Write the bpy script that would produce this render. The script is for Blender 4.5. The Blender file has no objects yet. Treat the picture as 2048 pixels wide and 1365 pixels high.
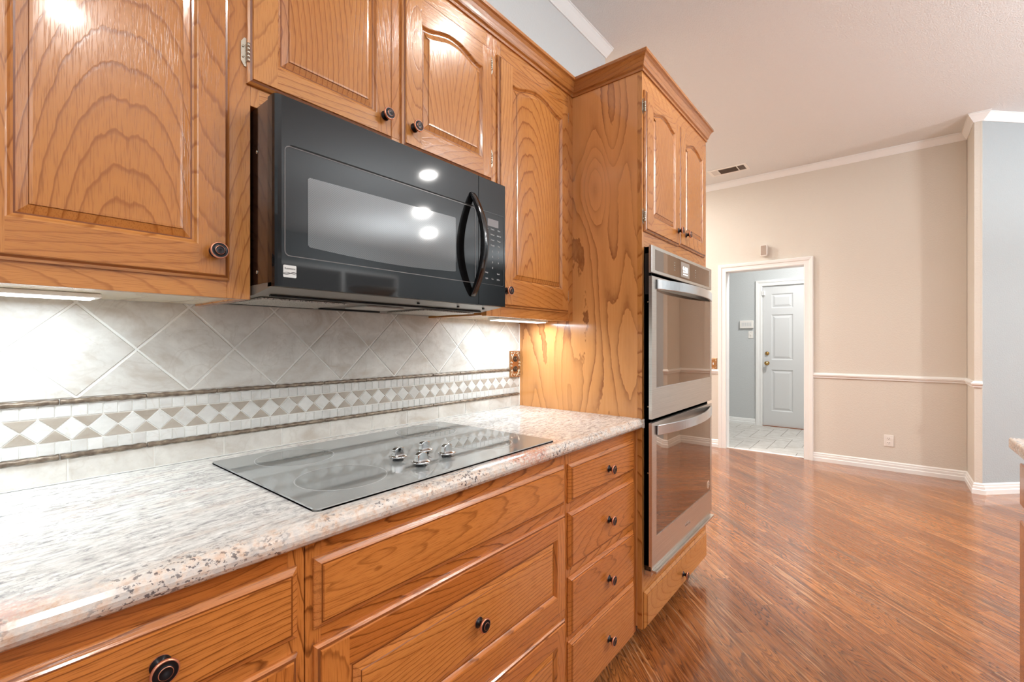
import bpy, math, random
from mathutils import Vector
random.seed(7)
scn = bpy.context.scene
C = bpy.data.collections.new('kitchen'); scn.collection.children.link(C)

# ---------------------------------------------------------------- camera
AZ = math.atan2(746.0, 910.2)
cd = bpy.data.cameras.new('camera'); cam = bpy.data.objects.new('camera', cd); C.objects.link(cam)
cd.sensor_width = 36.0; cd.lens = 910.2/2048*36.0; cd.shift_y = 3.5/2048; cd.clip_start = .01
cam.location = (0, -1.347, 1.21)
cam.rotation_euler = (math.pi/2, 0, AZ-math.pi/2)
scn.camera = cam
# ---------------------------------------------------------------- world, exposure
w = bpy.data.worlds.new('world'); scn.world = w; w.use_nodes = True
bg = w.node_tree.nodes['Background']; bg.inputs[0].default_value = (.86, .92, 1, 1); bg.inputs[1].default_value = .4
scn.view_settings.view_transform = 'Standard'; scn.view_settings.look = 'None'
scn.view_settings.exposure = 0.10; scn.view_settings.gamma = 1.0
scn.view_settings.use_curve_mapping = False
scn.cycles.use_denoising = True
scn.cycles.max_bounces = 8; scn.cycles.diffuse_bounces = 5; scn.cycles.glossy_bounces = 5
scn.cycles.sample_clamp_indirect = 6.0
scn.cycles.caustics_reflective = False; scn.cycles.caustics_refractive = False

def lamp(name, loc, rot, size, power, color=(1, 1, 1), shape='RECTANGLE', sy=None, parent=None, spread=None):
    l = bpy.data.lights.new(name, 'AREA'); l.shape = shape; l.size = size
    if sy: l.size_y = sy
    l.energy = power; l.color = color
    if spread: l.spread = spread
    o = bpy.data.objects.new(name, l); C.objects.link(o); o.location = loc; o.rotation_euler = rot
    if parent: o.parent = parent
    return o
R = math.radians
# fill lamps added at the unseen window openings behind the camera
lamp('window_fill', (0.2, -6.95, 1.55), (R(90), 0, 0), 3.0, 5, (.93, .97, 1), sy=1.9)
lamp('window_fill', (4.4, -6.95, 1.55), (R(90), 0, 0), 2.2, 6, (1, .97, .93), sy=1.9)
lamp('window_fill', (-2.95, -3.0, 1.45), (R(90), 0, R(-90)), 3.2, 2, (.95, .97, 1), sy=2.1)
HALL_LIGHT = 46

# ---------------------------------------------------------------- mesh helpers
class MB:
    n = 0
    def __init__(s): s.v = []; s.f = []; s.m = []; s.p = []; s.sm = []
    def add(s, vs, fs, m=0, pid=None, smooth=False):
        if pid is None: MB.n += 1; pid = (MB.n*0.61803) % 1.0*10
        b = len(s.v); s.v += [tuple(v) for v in vs]
        for i, f in enumerate(fs):
            s.f.append([b+k for k in f]); s.m.append(m if isinstance(m, int) else m[i]); s.p.append(pid); s.sm.append(smooth)
        return s
    def box(s, x0, x1, y0, y1, z0, z1, m=0, pid=None):
        return s.add([(x0,y0,z0),(x1,y0,z0),(x1,y1,z0),(x0,y1,z0),(x0,y0,z1),(x1,y0,z1),(x1,y1,z1),(x0,y1,z1)],
              [(0,3,2,1),(4,5,6,7),(0,1,5,4),(1,2,6,5),(2,3,7,6),(3,0,4,7)], m, pid)
    def lathe(s, prof, c, axis='y', seg=24, m=0, smooth=True):
        """prof: list of (radius, height) - height runs along -y (towards the room), +z or -x"""
        vs = []; fs = []
        for r, h in prof:
            for k in range(seg):
                a = 2*math.pi*k/seg; p, q = r*math.cos(a), r*math.sin(a)
                if axis == 'y': vs.append((c[0]+p, c[1]-h, c[2]+q))
                elif axis == 'x': vs.append((c[0]-h, c[1]-p, c[2]+q))
                else: vs.append((c[0]+p, c[1]+q, c[2]+h))
        n = len(prof)
        for i in range(n-1):
            for k in range(seg):
                k2 = (k+1) % seg
                fs.append((i*seg+k, i*seg+k2, (i+1)*seg+k2, (i+1)*seg+k))
        ms = [m]*len(fs) if isinstance(m, int) else [m[i//seg] for i in range(len(fs))]
        fs.append(tuple(range((n-1)*seg, n*seg))); ms.append(ms[-1])
        fs.append(tuple(reversed(range(seg)))); ms.append(ms[0])
        return s.add(vs, fs, ms, None, smooth)
    def loops(s, Ls, m=0, cap=True, capm=None, pid=None, to3=None, mside=None):
        """Ls: list of (points [(x,z)], y); bridges consecutive loops, caps the last"""
        n = len(Ls[0][0]); vs = []; fs = []; ms = []
        for pts, y in Ls:
            for (x, z) in pts: vs.append((x, y, z) if to3 is None else to3(x, z, y))
        for i in range(len(Ls)-1):
            for k in range(n):
                k2 = (k+1) % n
                fs.append((i*n+k, i*n+k2, (i+1)*n+k2, (i+1)*n+k)); ms.append(mside(Ls[0][0][k], Ls[0][0][k2]) if mside else (m if isinstance(m, int) else m[i]))
        if cap:
            fs.append(tuple(range((len(Ls)-1)*n, len(Ls)*n))); ms.append(capm if capm is not None else (m if isinstance(m, int) else m[-1]))
        return s.add(vs, fs, ms, pid)
    def mould(s, prof, path, to3, m=0, closed=False, caps=True, smooth=False):
        """sweep profile [(offset, height)] along a 2D path with mitred corners; offset to the LEFT of travel"""
        n = len(path); rows = []
        for i, p in enumerate(path):
            def dr(a, b):
                d = (b[0]-a[0], b[1]-a[1]); l = math.hypot(*d); return (d[0]/l, d[1]/l)
            if closed or 0 < i < n-1:
                d1 = dr(path[i-1], p); d2 = dr(p, path[(i+1) % n])
            elif i == 0: d1 = d2 = dr(p, path[1])
            else: d1 = d2 = dr(path[i-1], p)
            n1 = (-d1[1], d1[0]); n2 = (-d2[1], d2[0])
            mx, my = n1[0]+n2[0], n1[1]+n2[1]; k = 2/(mx*mx+my*my)
            rows.append([to3(p[0]+o*mx*k, p[1]+o*my*k, h) for o, h in prof])
        q = len(prof); vs = [v for r in rows for v in r]; fs = []
        for i in range(n if closed else n-1):
            i2 = (i+1) % n
            for k in range(q):
                k2 = (k+1) % q
                fs.append((i*q+k, i2*q+k, i2*q+k2, i*q+k2))
        if not closed and caps:
            fs.append(tuple(range(q))); fs.append(tuple(reversed(range((n-1)*q, n*q))))
        return s.add(vs, fs, m, None, smooth)

def obj(name, mb, mats, parent=None, bevel=0, fix=True, seg=2):
    me = bpy.data.meshes.new(name); me.from_pydata(mb.v, [], mb.f); me.update()
    if not isinstance(mats, (list, tuple)): mats = [mats]
    for mt in mats: me.materials.append(mt)
    me.polygons.foreach_set('material_index', mb.m)
    me.polygons.foreach_set('use_smooth', mb.sm)
    at = me.attributes.new('pid', 'FLOAT', 'FACE'); at.data.foreach_set('value', mb.p)
    if fix:
        import bmesh
        b = bmesh.new(); b.from_mesh(me); bmesh.ops.recalc_face_normals(b, faces=b.faces); b.to_mesh(me); b.free()
    o = bpy.data.objects.new(name, me); C.objects.link(o)
    if parent:
        o.parent = parent
        if parent.get('_base') is not None: pass
    if bevel:
        md = o.modifiers.new('bevel', 'BEVEL'); md.width = bevel; md.segments = seg; md.limit_method = 'ANGLE'; md.angle_limit = R(40)
    return o
def thing(name, label, cat, loc=(0, 0, 0), group=None):
    """an Empty at the thing's base; the parts' meshes are given in world coordinates and shifted under it"""
    o = bpy.data.objects.new(name, None); C.objects.link(o); o.location = loc
    o.empty_display_size = .05
    o['label'] = label; o['category'] = cat
    if group: o['group'] = group
    return o
def part(name, mb, mats, t, bevel=0, label=None, root=None, **k):
    """t: the parent; verts are world coordinates, moved to the frame of the root Empty"""
    r = root or t
    while r.parent: r = r.parent
    l = r.location
    if r.type == 'EMPTY': mb.v = [(x-l[0], y-l[1], z-l[2]) for x, y, z in mb.v]
    o = obj(name, mb, mats, t, bevel, **k)
    if label: o['label'] = label
    return o
def struct(name, mb, mats, parent=None, bevel=0, **k):
    o = obj(name, mb, mats, parent, bevel, **k)
    if not parent: o['kind'] = 'structure'
    return o
def tag(o, label, cat, group=None):
    o['label'] = label; o['category'] = cat
    if group: o['group'] = group
    return o
def rect(x0, x1, z0, z1): return [(x0, z0), (x1, z0), (x1, z1), (x0, z1)]
def inset(pts, d):
    """offset a counter-clockwise loop inwards by d (mitred)"""
    n = len(pts); out = []
    for i in range(n):
        a, p, b = pts[i-1], pts[i], pts[(i+1) % n]
        d1 = (p[0]-a[0], p[1]-a[1]); d2 = (b[0]-p[0], b[1]-p[1])
        l1 = math.hypot(*d1) or 1e-9; l2 = math.hypot(*d2) or 1e-9
        n1 = (-d1[1]/l1, d1[0]/l1); n2 = (-d2[1]/l2, d2[0]/l2)
        mx, my = n1[0]+n2[0], n1[1]+n2[1]; q = mx*mx+my*my
        k = 2/q if q > .3 else 2/.3
        out.append((p[0]+d*mx*k, p[1]+d*my*k))
    return out
def rrect(x0, x1, z0, z1, r, n=5):
    out = []
    for cx, cz, a0 in ((x1-r, z0+r, -90), (x1-r, z1-r, 0), (x0+r, z1-r, 90), (x0+r, z0+r, 180)):
        for k in range(n+1):
            a = R(a0+90*k/n); out.append((cx+r*math.cos(a), cz+r*math.sin(a)))
    return out
def text_mb(s, size, x, z, y, m=0, facing='y', align='LEFT', bold=0, sx=1.0, th=.0003, shear=0):
    cu = bpy.data.curves.new('lettering', 'FONT'); cu.body = s; cu.size = size; cu.align_x = align; cu.extrude = th; cu.offset = bold
    cu.resolution_u = 3; cu.shear = shear
    o = bpy.data.objects.new('lettering', cu); C.objects.link(o)
    dg = bpy.context.evaluated_depsgraph_get(); me = bpy.data.meshes.new_from_object(o.evaluated_get(dg))
    mb = MB(); vs = [(v.co.x*sx+x, y-v.co.z, v.co.y+z) for v in me.vertices]
    mb.add(vs, [tuple(p.vertices) for p in me.polygons], m)
    bpy.data.objects.remove(o); bpy.data.curves.remove(cu); bpy.data.meshes.remove(me)
    return mb

# ---------------------------------------------------------------- materials
def lin(c):
    out = []
    for v in c:
        v /= 255.0; out.append(v/12.92 if v <= .04045 else ((v+.055)/1.055)**2.4)
    return tuple(out)+(1,)
class N:
    def __init__(s, name):
        s.mat = bpy.data.materials.new(name); s.mat.use_nodes = True; s.t = s.mat.node_tree; s.n = s.t.nodes; s.l = s.t.links
        s.b = s.n['Principled BSDF']
    def new(s, typ, **k):
        o = s.n.new(typ)
        for a, v in k.items(): setattr(o, a, v)
        return o
    def set(s, inp, val):
        if val is None: return
        if hasattr(val, 'is_output'): s.l.new(val, inp)
        else: inp.default_value = val
    def math(s, op, a, b=None, c=None, clamp=False):
        o = s.new('ShaderNodeMath', operation=op, use_clamp=clamp)
        for i, v in enumerate((a, b, c)): s.set(o.inputs[i], v) if v is not None else None
        return o.outputs[0]
    def vmath(s, op, a, b=None, scale=None):
        o = s.new('ShaderNodeVectorMath', operation=op); s.set(o.inputs[0], a)
        if b is not None: s.set(o.inputs[1], b)
        if scale is not None: s.set(o.inputs['Scale'], scale)
        return o.outputs[0]
    def noise(s, vec, scale, detail=2, rough=.5, dist=0):
        o = s.new('ShaderNodeTexNoise'); s.set(o.inputs['Vector'], vec); o.inputs['Scale'].default_value = scale
        o.inputs['Detail'].default_value = detail; o.inputs['Roughness'].default_value = rough; o.inputs['Distortion'].default_value = dist
        return o.outputs[0]
    def ramp(s, f, stops, interp='LINEAR'):
        o = s.new('ShaderNodeValToRGB'); r = o.color_ramp; r.interpolation = interp
        while len(r.elements) < len(stops): r.elements.new(.5)
        for e, (p, c) in zip(r.elements, stops):
            e.position = p; e.color = c if len(c) == 4 else tuple(c)+(1,)
        s.set(o.inputs[0], f); return o.outputs[0]
    def mix(s, f, a, b, mode='MIX'):
        o = s.new('ShaderNodeMix', data_type='RGBA', blend_type=mode)
        s.set(o.inputs[0], f); s.set(o.inputs[6], a); s.set(o.inputs[7], b); return o.outputs[2]
    def coord(s, obj=True):
        return s.new('ShaderNodeTexCoord').outputs['Object']
    def geo(s): return s.new('ShaderNodeNewGeometry').outputs['Position']
    def pid(s): return s.new('ShaderNodeAttribute', attribute_name='pid').outputs['Fac']
    def bump(s, h, strength=.2, dist=.001):
        o = s.new('ShaderNodeBump'); o.inputs['Strength'].default_value = strength; o.inputs['Distance'].default_value = dist
        s.set(o.inputs['Height'], h); s.l.new(o.outputs[0], s.b.inputs['Normal'])
    def base(s, c=None, rough=.5, metal=0, ior=None, coat=None, spec=None):
        if c is not None: s.set(s.b.inputs['Base Color'], c)
        s.set(s.b.inputs['Roughness'], rough); s.b.inputs['Metallic'].default_value = metal
        if ior: s.b.inputs['IOR'].default_value = ior
        if coat is not None: s.b.inputs['Coat Weight'].default_value = coat; s.b.inputs['Coat Roughness'].default_value = .08
        if spec is not None: s.b.inputs['Specular IOR Level'].default_value = spec
        return s.mat
def plain(name, rgb, rough=.5, metal=0, **k): 
    return N(name).base(lin(rgb), rough, metal, **k)
def emis(name, rgb, strength):
    n = N(name); n.base(lin(rgb), .5); n.b.inputs['Emission Color'].default_value = lin(rgb); n.b.inputs['Emission Strength'].default_value = strength
    return n.mat

def oak(name, axis, light, dark, line, rings=8, across=2.8, along=.9, rough=.2, lw=.8, coat=.35, period=.19, tilt=.20, freq=75.0):
    """oak with cathedral grain running along the given axis; every board (pid) has its own grain"""
    n = N(name); p = n.coord(); pid = n.pid()
    off = n.new('ShaderNodeCombineXYZ')
    for i, k in enumerate((3.71, 1.93, 5.37)): n.set(off.inputs[i], n.math('MULTIPLY', pid, k))
    q = n.vmath('ADD', p, off.outputs[0])
    sc = {'z': (across, across, along), 'x': (along, across, across), 'y': (across, along, across)}[axis]
    v = n.vmath('MULTIPLY', q, sc)
    a = n.noise(v, 1.0, .6, .4, 0)
    fine = {'z': (150, 150, 10), 'x': (10, 150, 150), 'y': (150, 10, 150)}[axis]
    f = n.noise(n.vmath('MULTIPLY', q, fine), 1.0, 2.0, .6)
    jag = {'z': (55, 55, 16), 'x': (16, 55, 55), 'y': (55, 16, 55)}[axis]
    wob = n.noise(n.vmath('MULTIPLY', q, jag), 1.0, 2.0, .6)
    sp = n.new('ShaderNodeSeparateXYZ'); n.set(sp.inputs[0], q)
    acr = sp.outputs[{'z': 0, 'x': 2, 'y': 2}[axis]]
    # cathedral arches: growth rings cut by a slightly tilted board
    alg = sp.outputs[{'z': 2, 'x': 0, 'y': 1}[axis]]
    px = n.math('SUBTRACT', n.math('PINGPONG', n.math('ADD', acr, 40.0), period), period*.06)
    pz = n.math('ADD', n.math('MULTIPLY', n.math('PINGPONG', n.math('ADD', alg, 40.0), .8), tilt), .012)
    cone = n.math('SQRT', n.math('ADD', n.math('MULTIPLY', px, px), n.math('MULTIPLY', pz, pz)))
    ringv = n.math('ADD', n.math('ADD', n.math('MULTIPLY', a, float(rings)), n.math('MULTIPLY', cone, freq)), n.math('ADD', n.math('MULTIPLY', f, .12), n.math('MULTIPLY', wob, .42)))
    fr = n.math('FRACT', ringv)
    # late wood: thin lines, sharp on one side and fading on the other
    band = n.ramp(fr, [(0, (0, 0, 0)), (.5, (.02, .02, .02)), (lw, (.16, .16, .16)), (.92, (1, 1, 1)), (.965, (.75, .75, .75)), (1, (0, 0, 0))])
    pores = n.ramp(n.noise(n.vmath('MULTIPLY', q, tuple(c*(3 if c < 50 else 5) for c in fine)), 1.0, 1.0, .5), [(.3, (1, 1, 1)), (.48, (0, 0, 0))])
    tone = n.noise(n.vmath('MULTIPLY', q, tuple(c*.8 for c in sc)), 1.0, 1.0)
    base = n.mix(n.ramp(tone, [(.3, (0, 0, 0)), (.72, (1, 1, 1))]), lin(light), lin(dark))
    streak = n.noise(n.vmath('MULTIPLY', q, tuple(c*8 if c > 2 else c for c in sc)), 1.0, 3.0, .6)
    base = n.mix(n.math('MULTIPLY', n.ramp(streak, [(.35, (0, 0, 0)), (.7, (1, 1, 1))]), .35), base, lin(dark))
    amp = n.ramp(n.noise(n.vmath('MULTIPLY', q, tuple(c*.5 for c in sc)), 1.0, 0), [(.35, (.45, .45, .45)), (.62, (.85, .85, .85))])
    c1 = n.mix(n.math('MULTIPLY', band, amp), base, lin(line))
    c2 = n.mix(n.math('MULTIPLY', pores, .42), c1, lin(line))
    n.bump(n.math('SUBTRACT', n.math('MULTIPLY', pores, -1.0), n.math('MULTIPLY', band, .8)), .12, .0008)
    return n.base(c2, rough, coat=coat)

UL, UD, ULN = (200, 138, 76), (180, 114, 54), (132, 70, 22)
LL, LD, LLN = (198, 124, 60), (178, 102, 44), (104, 50, 16)  # base oak deeper and more saturated, its different lighting put into the colour
WV = oak('oak_upright_grain', 'z', UL, UD, ULN)
WH = oak('oak_level_grain', 'x', UL, UD, ULN)
WY = oak('oak_side_grain', 'y', UL, UD, ULN)
BV = oak('base_oak_upright_grain', 'z', LL, LD, LLN)
BH = oak('base_oak_level_grain', 'x', LL, LD, LLN, rings=10, across=4.2, along=.7, period=.17, tilt=.10, freq=95.0)
GRV = plain('dark_groove_brown', (122, 66, 28), .25, coat=.3)  # plain darker brown for the groove strips and edge steps
CRN = oak('crown_oak', 'x', (190, 126, 66), (156, 94, 44), (106, 56, 22), rings=9, tilt=.02, freq=60.0)
CRNY = oak('crown_oak_return', 'y', (196, 132, 72), (166, 102, 50), (125, 68, 28))

def ply():
    n = N('veneer_plywood'); p = n.coord()
    v = n.vmath('MULTIPLY', n.vmath('ADD', p, (3.2, 1.95, 4.35)), (3.0, 5.2, .95))
    a = n.noise(v, 1.0, 1.2, .45, .12)
    sep = n.new('ShaderNodeSeparateXYZ'); n.set(sep.inputs[0], p)
    # a knot: closed rings around one point of the veneer (coordinates of the cabinet)
    dy = n.math('MULTIPLY', n.math('ADD', sep.outputs[1], .10), 1.0); dz = n.math('MULTIPLY', n.math('SUBTRACT', sep.outputs[2], 1.86), .62)
    d2 = n.math('ADD', n.math('MULTIPLY', dy, dy), n.math('MULTIPLY', dz, dz))
    kn = n.math('POWER', 2.718, n.math('MULTIPLY', d2, -110.0))
    wob = n.noise(n.vmath('MULTIPLY', p, (40, 46, 22)), 1.0, 2.0, .6)
    r = n.math('ADD', n.math('ADD', n.math('MULTIPLY', a, 13.0), n.math('MULTIPLY', kn, 3.6)), n.math('MULTIPLY', wob, .38))
    fr = n.math('FRACT', r)
    band = n.ramp(fr, [(0, (0, 0, 0)), (.4, (.06, .06, .06)), (.75, (.34, .34, .34)), (.92, (.8, .8, .8)), (.97, (1, 1, 1)), (1, (0, 0, 0))])
    big = n.noise(n.vmath('MULTIPLY', p, (2, 3, 2)), 1.3, 2)
    fine = n.noise(n.vmath('MULTIPLY', p, (120, 120, 6)), 1.0, 3.0, .6)
    amp = n.ramp(big, [(.4, (.35, .35, .35)), (.62, (1, 1, 1))])
    base = n.mix(n.math('MULTIPLY', fine, .7), lin((214, 150, 90)), lin((194, 126, 68)))
    c = n.mix(n.math('MULTIPLY', band, amp), base, lin((138, 82, 44)))
    return n.base(c, .2, coat=.4)
PLY = ply()
PALE = oak('raw_maple_underside', 'x', (226, 216, 196), (214, 200, 174), (196, 176, 142), rings=5)

def granite():
    n = N('speckled_granite'); p = n.geo()
    mp = n.new('ShaderNodeMapping'); n.set(mp.inputs[0], p); mp.inputs['Rotation'].default_value = (0, 0, R(-8))
    q = mp.outputs[0]
    warp = n.vmath('ADD', q, n.vmath('SCALE', n.new('ShaderNodeTexNoise').outputs[1], scale=.0))
    a = n.noise(n.vmath('MULTIPLY', q, (30, 95, 95)), 1.0, 6, .72, .6)
    b = n.noise(n.vmath('MULTIPLY', q, (3.5, 16, 16)), 1.0, 3, .5, .4)
    c = n.ramp(a, [(.30, lin((120, 118, 120))), (.40, lin((176, 173, 170))), (.50, lin((212, 209, 204))), (.64, lin((238, 236, 231)))])
    warm = n.ramp(b, [(.50, (0, 0, 0)), (.66, (1, 1, 1))])
    sep = n.new('ShaderNodeSeparateXYZ'); n.set(sep.inputs[0], p)
    edge = n.ramp(n.math('ADD', n.math('MULTIPLY', sep.outputs[1], -1.0), n.math('MULTIPLY', n.math('SUBTRACT', n.noise(q, 14, 3), .5), .10)), [(.0, (0, 0, 0)), (.575, (0, 0, 0)), (.612, (.75, .75, .75))])  # edge keeps its peach; the top's reflected pale wash is put into the colour
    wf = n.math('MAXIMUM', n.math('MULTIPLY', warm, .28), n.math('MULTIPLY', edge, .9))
    pe = n.noise(q, 60, 4, .7)
    c = n.mix(wf, c, n.ramp(pe, [(.36, lin((204, 160, 124))), (.5, lin((214, 196, 180))), (.62, lin((196, 186, 178)))]))
    red = n.ramp(n.noise(n.vmath('MULTIPLY', q, (3.4, 5, 5)), 1.0, 2, .5), [(.60, (0, 0, 0)), (.70, (1, 1, 1))])
    rs = n.ramp(n.noise(q, 160, 2, .6), [(.42, (0, 0, 0)), (.52, (1, 1, 1))])
    c = n.mix(n.math('MULTIPLY', n.math('MULTIPLY', red, rs), .75), c, lin((196, 112, 82)))
    g = n.ramp(n.noise(n.vmath('MULTIPLY', q, (130, 170, 170)), 1.0, 3, .6), [(.40, (1, 1, 1)), (.45, (0, 0, 0))])
    k = n.ramp(n.noise(q, 12, 2), [(.42, (.12, .12, .12)), (.62, (1, 1, 1))])
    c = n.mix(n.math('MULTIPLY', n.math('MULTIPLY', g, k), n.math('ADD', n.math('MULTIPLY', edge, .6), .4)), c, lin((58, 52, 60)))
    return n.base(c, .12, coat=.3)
GRAN = granite()

def tile(name, c1, c2, c3):
    n = N(name); p = n.geo(); pid = n.pid()
    off = n.new('ShaderNodeCombineXYZ')
    for i in range(3): n.set(off.inputs[i], n.math('MULTIPLY', pid, 2.3+i))
    q = n.vmath('ADD', p, off.outputs[0])
    a = n.noise(n.vmath('MULTIPLY', q, (1, 1, 1.6)), 9, 5, .6, .6)
    b = n.noise(q, 60, 4, .7)
    c = n.ramp(a, [(.32, lin(c3)), (.46, lin(c2)), (.62, lin(c1))])
    c = n.mix(n.math('MULTIPLY', n.ramp(b, [(.35, (1, 1, 1)), (.5, (0, 0, 0))]), .25), c, lin(c3))
    vein = n.ramp(n.noise(n.vmath('ADD', q, (4, 4, 4)), 5, 4, .6, 1.2), [(.485, (0, 0, 0)), (.5, (1, 1, 1)), (.515, (0, 0, 0))])
    c = n.mix(n.math('MULTIPLY', vein, .25), c, lin((170, 158, 144)))
    n.bump(b, .12, .001)
    return n.base(c, .3)
TILE = tile('grey_travertine_tile', (212, 208, 200), (199, 194, 186), (182, 172, 159))
TILED = tile('taupe_mosaic_tile', (170, 160, 148), (160, 149, 136), (146, 134, 120))
TILEL = tile('light_mosaic_tile', (212, 210, 205), (200, 198, 193), (188, 184, 178))
TILEF = tile('hall_floor_tile', (206, 202, 196), (196, 191, 185), (184, 178, 170))
GROUT = plain('pale_grout', (232, 230, 224), .8)
GROUTF = plain('grey_floor_grout', (150, 140, 130), .8)
n_ = N('pewter_rope_tile'); q_ = n_.geo()
ROPE = n_.base(n_.ramp(n_.noise(q_, 60, 3, .6), [(.3, lin((82, 68, 56))), (.5, lin((118, 102, 86))), (.7, lin((150, 136, 118)))]), .3, .3)

def floorwood():
    n = N('diagonal_oak_floor'); p = n.geo()
    mp = n.new('ShaderNodeMapping'); n.set(mp.inputs[0], p); mp.inputs['Rotation'].default_value = (0, 0, R(-46))
    sep = n.new('ShaderNodeSeparateXYZ'); n.set(sep.inputs[0], mp.outputs[0])
    W = .083
    row = n.math('FLOOR', n.math('DIVIDE', sep.outputs[1], W))
    wn = n.new('ShaderNodeTexWhiteNoise', noise_dimensions='1D'); n.set(wn.inputs['W'], row)
    al = n.math('ADD', sep.outputs[0], n.math('MULTIPLY', wn.outputs['Value'], 1.4))
    col = n.math('FLOOR', n.math('DIVIDE', al, 1.25))
    wn2 = n.new('ShaderNodeTexWhiteNoise', noise_dimensions='2D'); cmb = n.new('ShaderNodeCombineXYZ'); n.set(cmb.inputs[0], row); n.set(cmb.inputs[1], col)
    n.set(wn2.inputs['Vector'], cmb.outputs[0]); rnd = wn2.outputs['Value']
    cv = n.new('ShaderNodeCombineXYZ'); n.set(cv.inputs[0], n.math('MULTIPLY', al, 1.0)); n.set(cv.inputs[1], sep.outputs[1]); n.set(cv.inputs[2], n.math('MULTIPLY', rnd, 9.0))
    q = cv.outputs[0]
    a = n.noise(n.vmath('MULTIPLY', q, (1.5, 12, 1)), 1.0, 1.5, .5, .2)
    f = n.noise(n.vmath('MULTIPLY', q, (7, 190, 1)), 1.0, 3, .65)
    r = n.math('FRACT', n.math('ADD', n.math('MULTIPLY', a, 26.0), n.math('MULTIPLY', f, .6)))
    band = n.ramp(r, [(0, (0, 0, 0)), (.4, (.1, .1, .1)), (.9, (1, 1, 1)), (1, (0, 0, 0))])
    streak = n.ramp(n.noise(n.vmath('MULTIPLY', q, (1.3, 75, 1)), 1.0, 3, .6), [(.42, (0, 0, 0)), (.58, (1, 1, 1))])
    base = n.mix(rnd, lin((186, 116, 60)), lin((144, 82, 40)))
    base = n.mix(n.math('MULTIPLY', streak, .42), base, lin((98, 50, 24)))
    c = n.mix(n.math('MULTIPLY', band, .75), base, lin((70, 32, 15)))
    msk = n.ramp(n.noise(n.vmath('MULTIPLY', q, (1.1, 7, 1)), 1.0, 2), [(.4, (.1, .1, .1)), (.62, (1, 1, 1))])
    pt = n.math('MULTIPLY', n.ramp(n.noise(n.vmath('MULTIPLY', q, (2.6, 105, 1)), 1.0, 3, .6), [(.54, (0, 0, 0)), (.64, (1, 1, 1))]), msk)
    c = n.mix(n.math('MULTIPLY', pt, .45), c, lin((224, 172, 124)))
    dk = n.ramp(n.noise(n.vmath('MULTIPLY', q, (1.2, 5, 1)), 1.0, 2), [(.60, (0, 0, 0)), (.74, (1, 1, 1))])
    c = n.mix(n.math('MULTIPLY', dk, .65), c, lin((100, 70, 52)))
    # seams between strips
    def seam(val, width, w):
        m = n.math('FRACT', n.math('DIVIDE', val, width)); d = n.math('MINIMUM', m, n.math('SUBTRACT', 1.0, m))
        return n.math('LESS_THAN', d, w/width)
    s = n.math('MAXIMUM', seam(sep.outputs[1], W, .0007), seam(al, 1.25, .0008))
    c = n.mix(n.math('MULTIPLY', s, .6), c, lin((60, 30, 16)))
    n.bump(n.math('ADD', n.math('MULTIPLY', streak, -.6), n.math('MULTIPLY', f, .9)), .35, .0015)
    rg = n.ramp(f, [(.3, (.32, .32, .32)), (.7, (.16, .16, .16))])
    return n.base(c, rg, coat=.7)
FLOOR = floorwood()

def paint(name, rgb, rough=.75, sc=90, st=.25, dist=.002):
    n = N(name); p = n.geo()
    h = n.ramp(n.noise(p, sc, 3, .55), [(.4, (0, 0, 0)), (.62, (1, 1, 1))])
    n.bump(h, st, dist); return n.base(lin(rgb), rough)
BEIGE = paint('beige_wall_paint', (214, 207, 196))
GREY = paint('blue_grey_wall_paint', (168, 174, 176))
HALLP = paint('hall_grey_paint', (196, 199, 199))
KWALL = paint('kitchen_wall_paint', (204, 206, 206))
CEIL = paint('textured_ceiling_paint', (228, 229, 228), .85, 150, .5, .004)
WHITE = plain('white_trim_paint', (236, 236, 234), .35)
DOORW = plain('white_door_paint', (214, 215, 215), .35)
BLK = plain('black_enamel', (14, 13, 14), .12, coat=.5)
BLKS = plain('black_satin_plastic', (22, 21, 22), .35)
n_ = N('dark_microwave_face'); MWF = n_.base(lin((16, 15, 15)), .045, ior=1.45)
MWG = N('microwave_window_glass')
q_ = MWG.geo()
vx = MWG.new('ShaderNodeTexChecker'); MWG.set(vx.inputs[0], MWG.vmath('ADD', q_, (0, .3, 0))); vx.inputs['Scale'].default_value = 420
MWG.base(MWG.mix(vx.outputs[1], lin((84, 83, 82)), lin((66, 65, 64))), .06, ior=1.7); MWG = MWG.mat
COOK = N('smoked_glass_cooktop')
sp = COOK.ramp(COOK.noise(COOK.geo(), 900, 1, .5), [(.70, (0, 0, 0)), (.78, (1, 1, 1))])
COOK.base(COOK.mix(sp, lin((138, 141, 139)), lin((180, 180, 178))), .025, ior=2.5); COOK = COOK.mat
RING = plain('printed_burner_outline', (176, 178, 176), .15)
COOKD = plain('burner_zone_glass', (120, 123, 121), .04, ior=2.4)
n_ = N('brushed_stainless_steel')
SS = n_.base(n_.ramp(n_.noise(n_.vmath('MULTIPLY', n_.geo(), (3, 3, 400)), 1.0, 2), [(.3, lin((204, 198, 190))), (.7, lin((222, 216, 208)))]), .28, .95)
SSB = plain('bright_steel_handle', (214, 214, 214), .22, .9)
OG = plain('bronze_mirror_glass', (156, 134, 116), .02, .9)
CHR = plain('polished_chrome', (225, 225, 225), .05, 1)
ORB = plain('oil_rubbed_bronze', (34, 30, 32), .3, .6)
COP = plain('worn_copper_rim', (212, 142, 112), .3, .8)
NIC = plain('nickel_hinge', (196, 188, 172), .25, .9)
BRA = plain('polished_brass', (190, 150, 90), .2, 1)
ABR = plain('antique_brass_plate', (176, 128, 84), .3, .8)
ABRL = plain('antique_brass_relief', (216, 186, 156), .25, .8)
DKB = plain('dark_brown_socket', (36, 30, 28), .3)
PLW = plain('white_plastic', (236, 232, 226), .35)
DARK = plain('dark_void', (8, 8, 8), .8)
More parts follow.
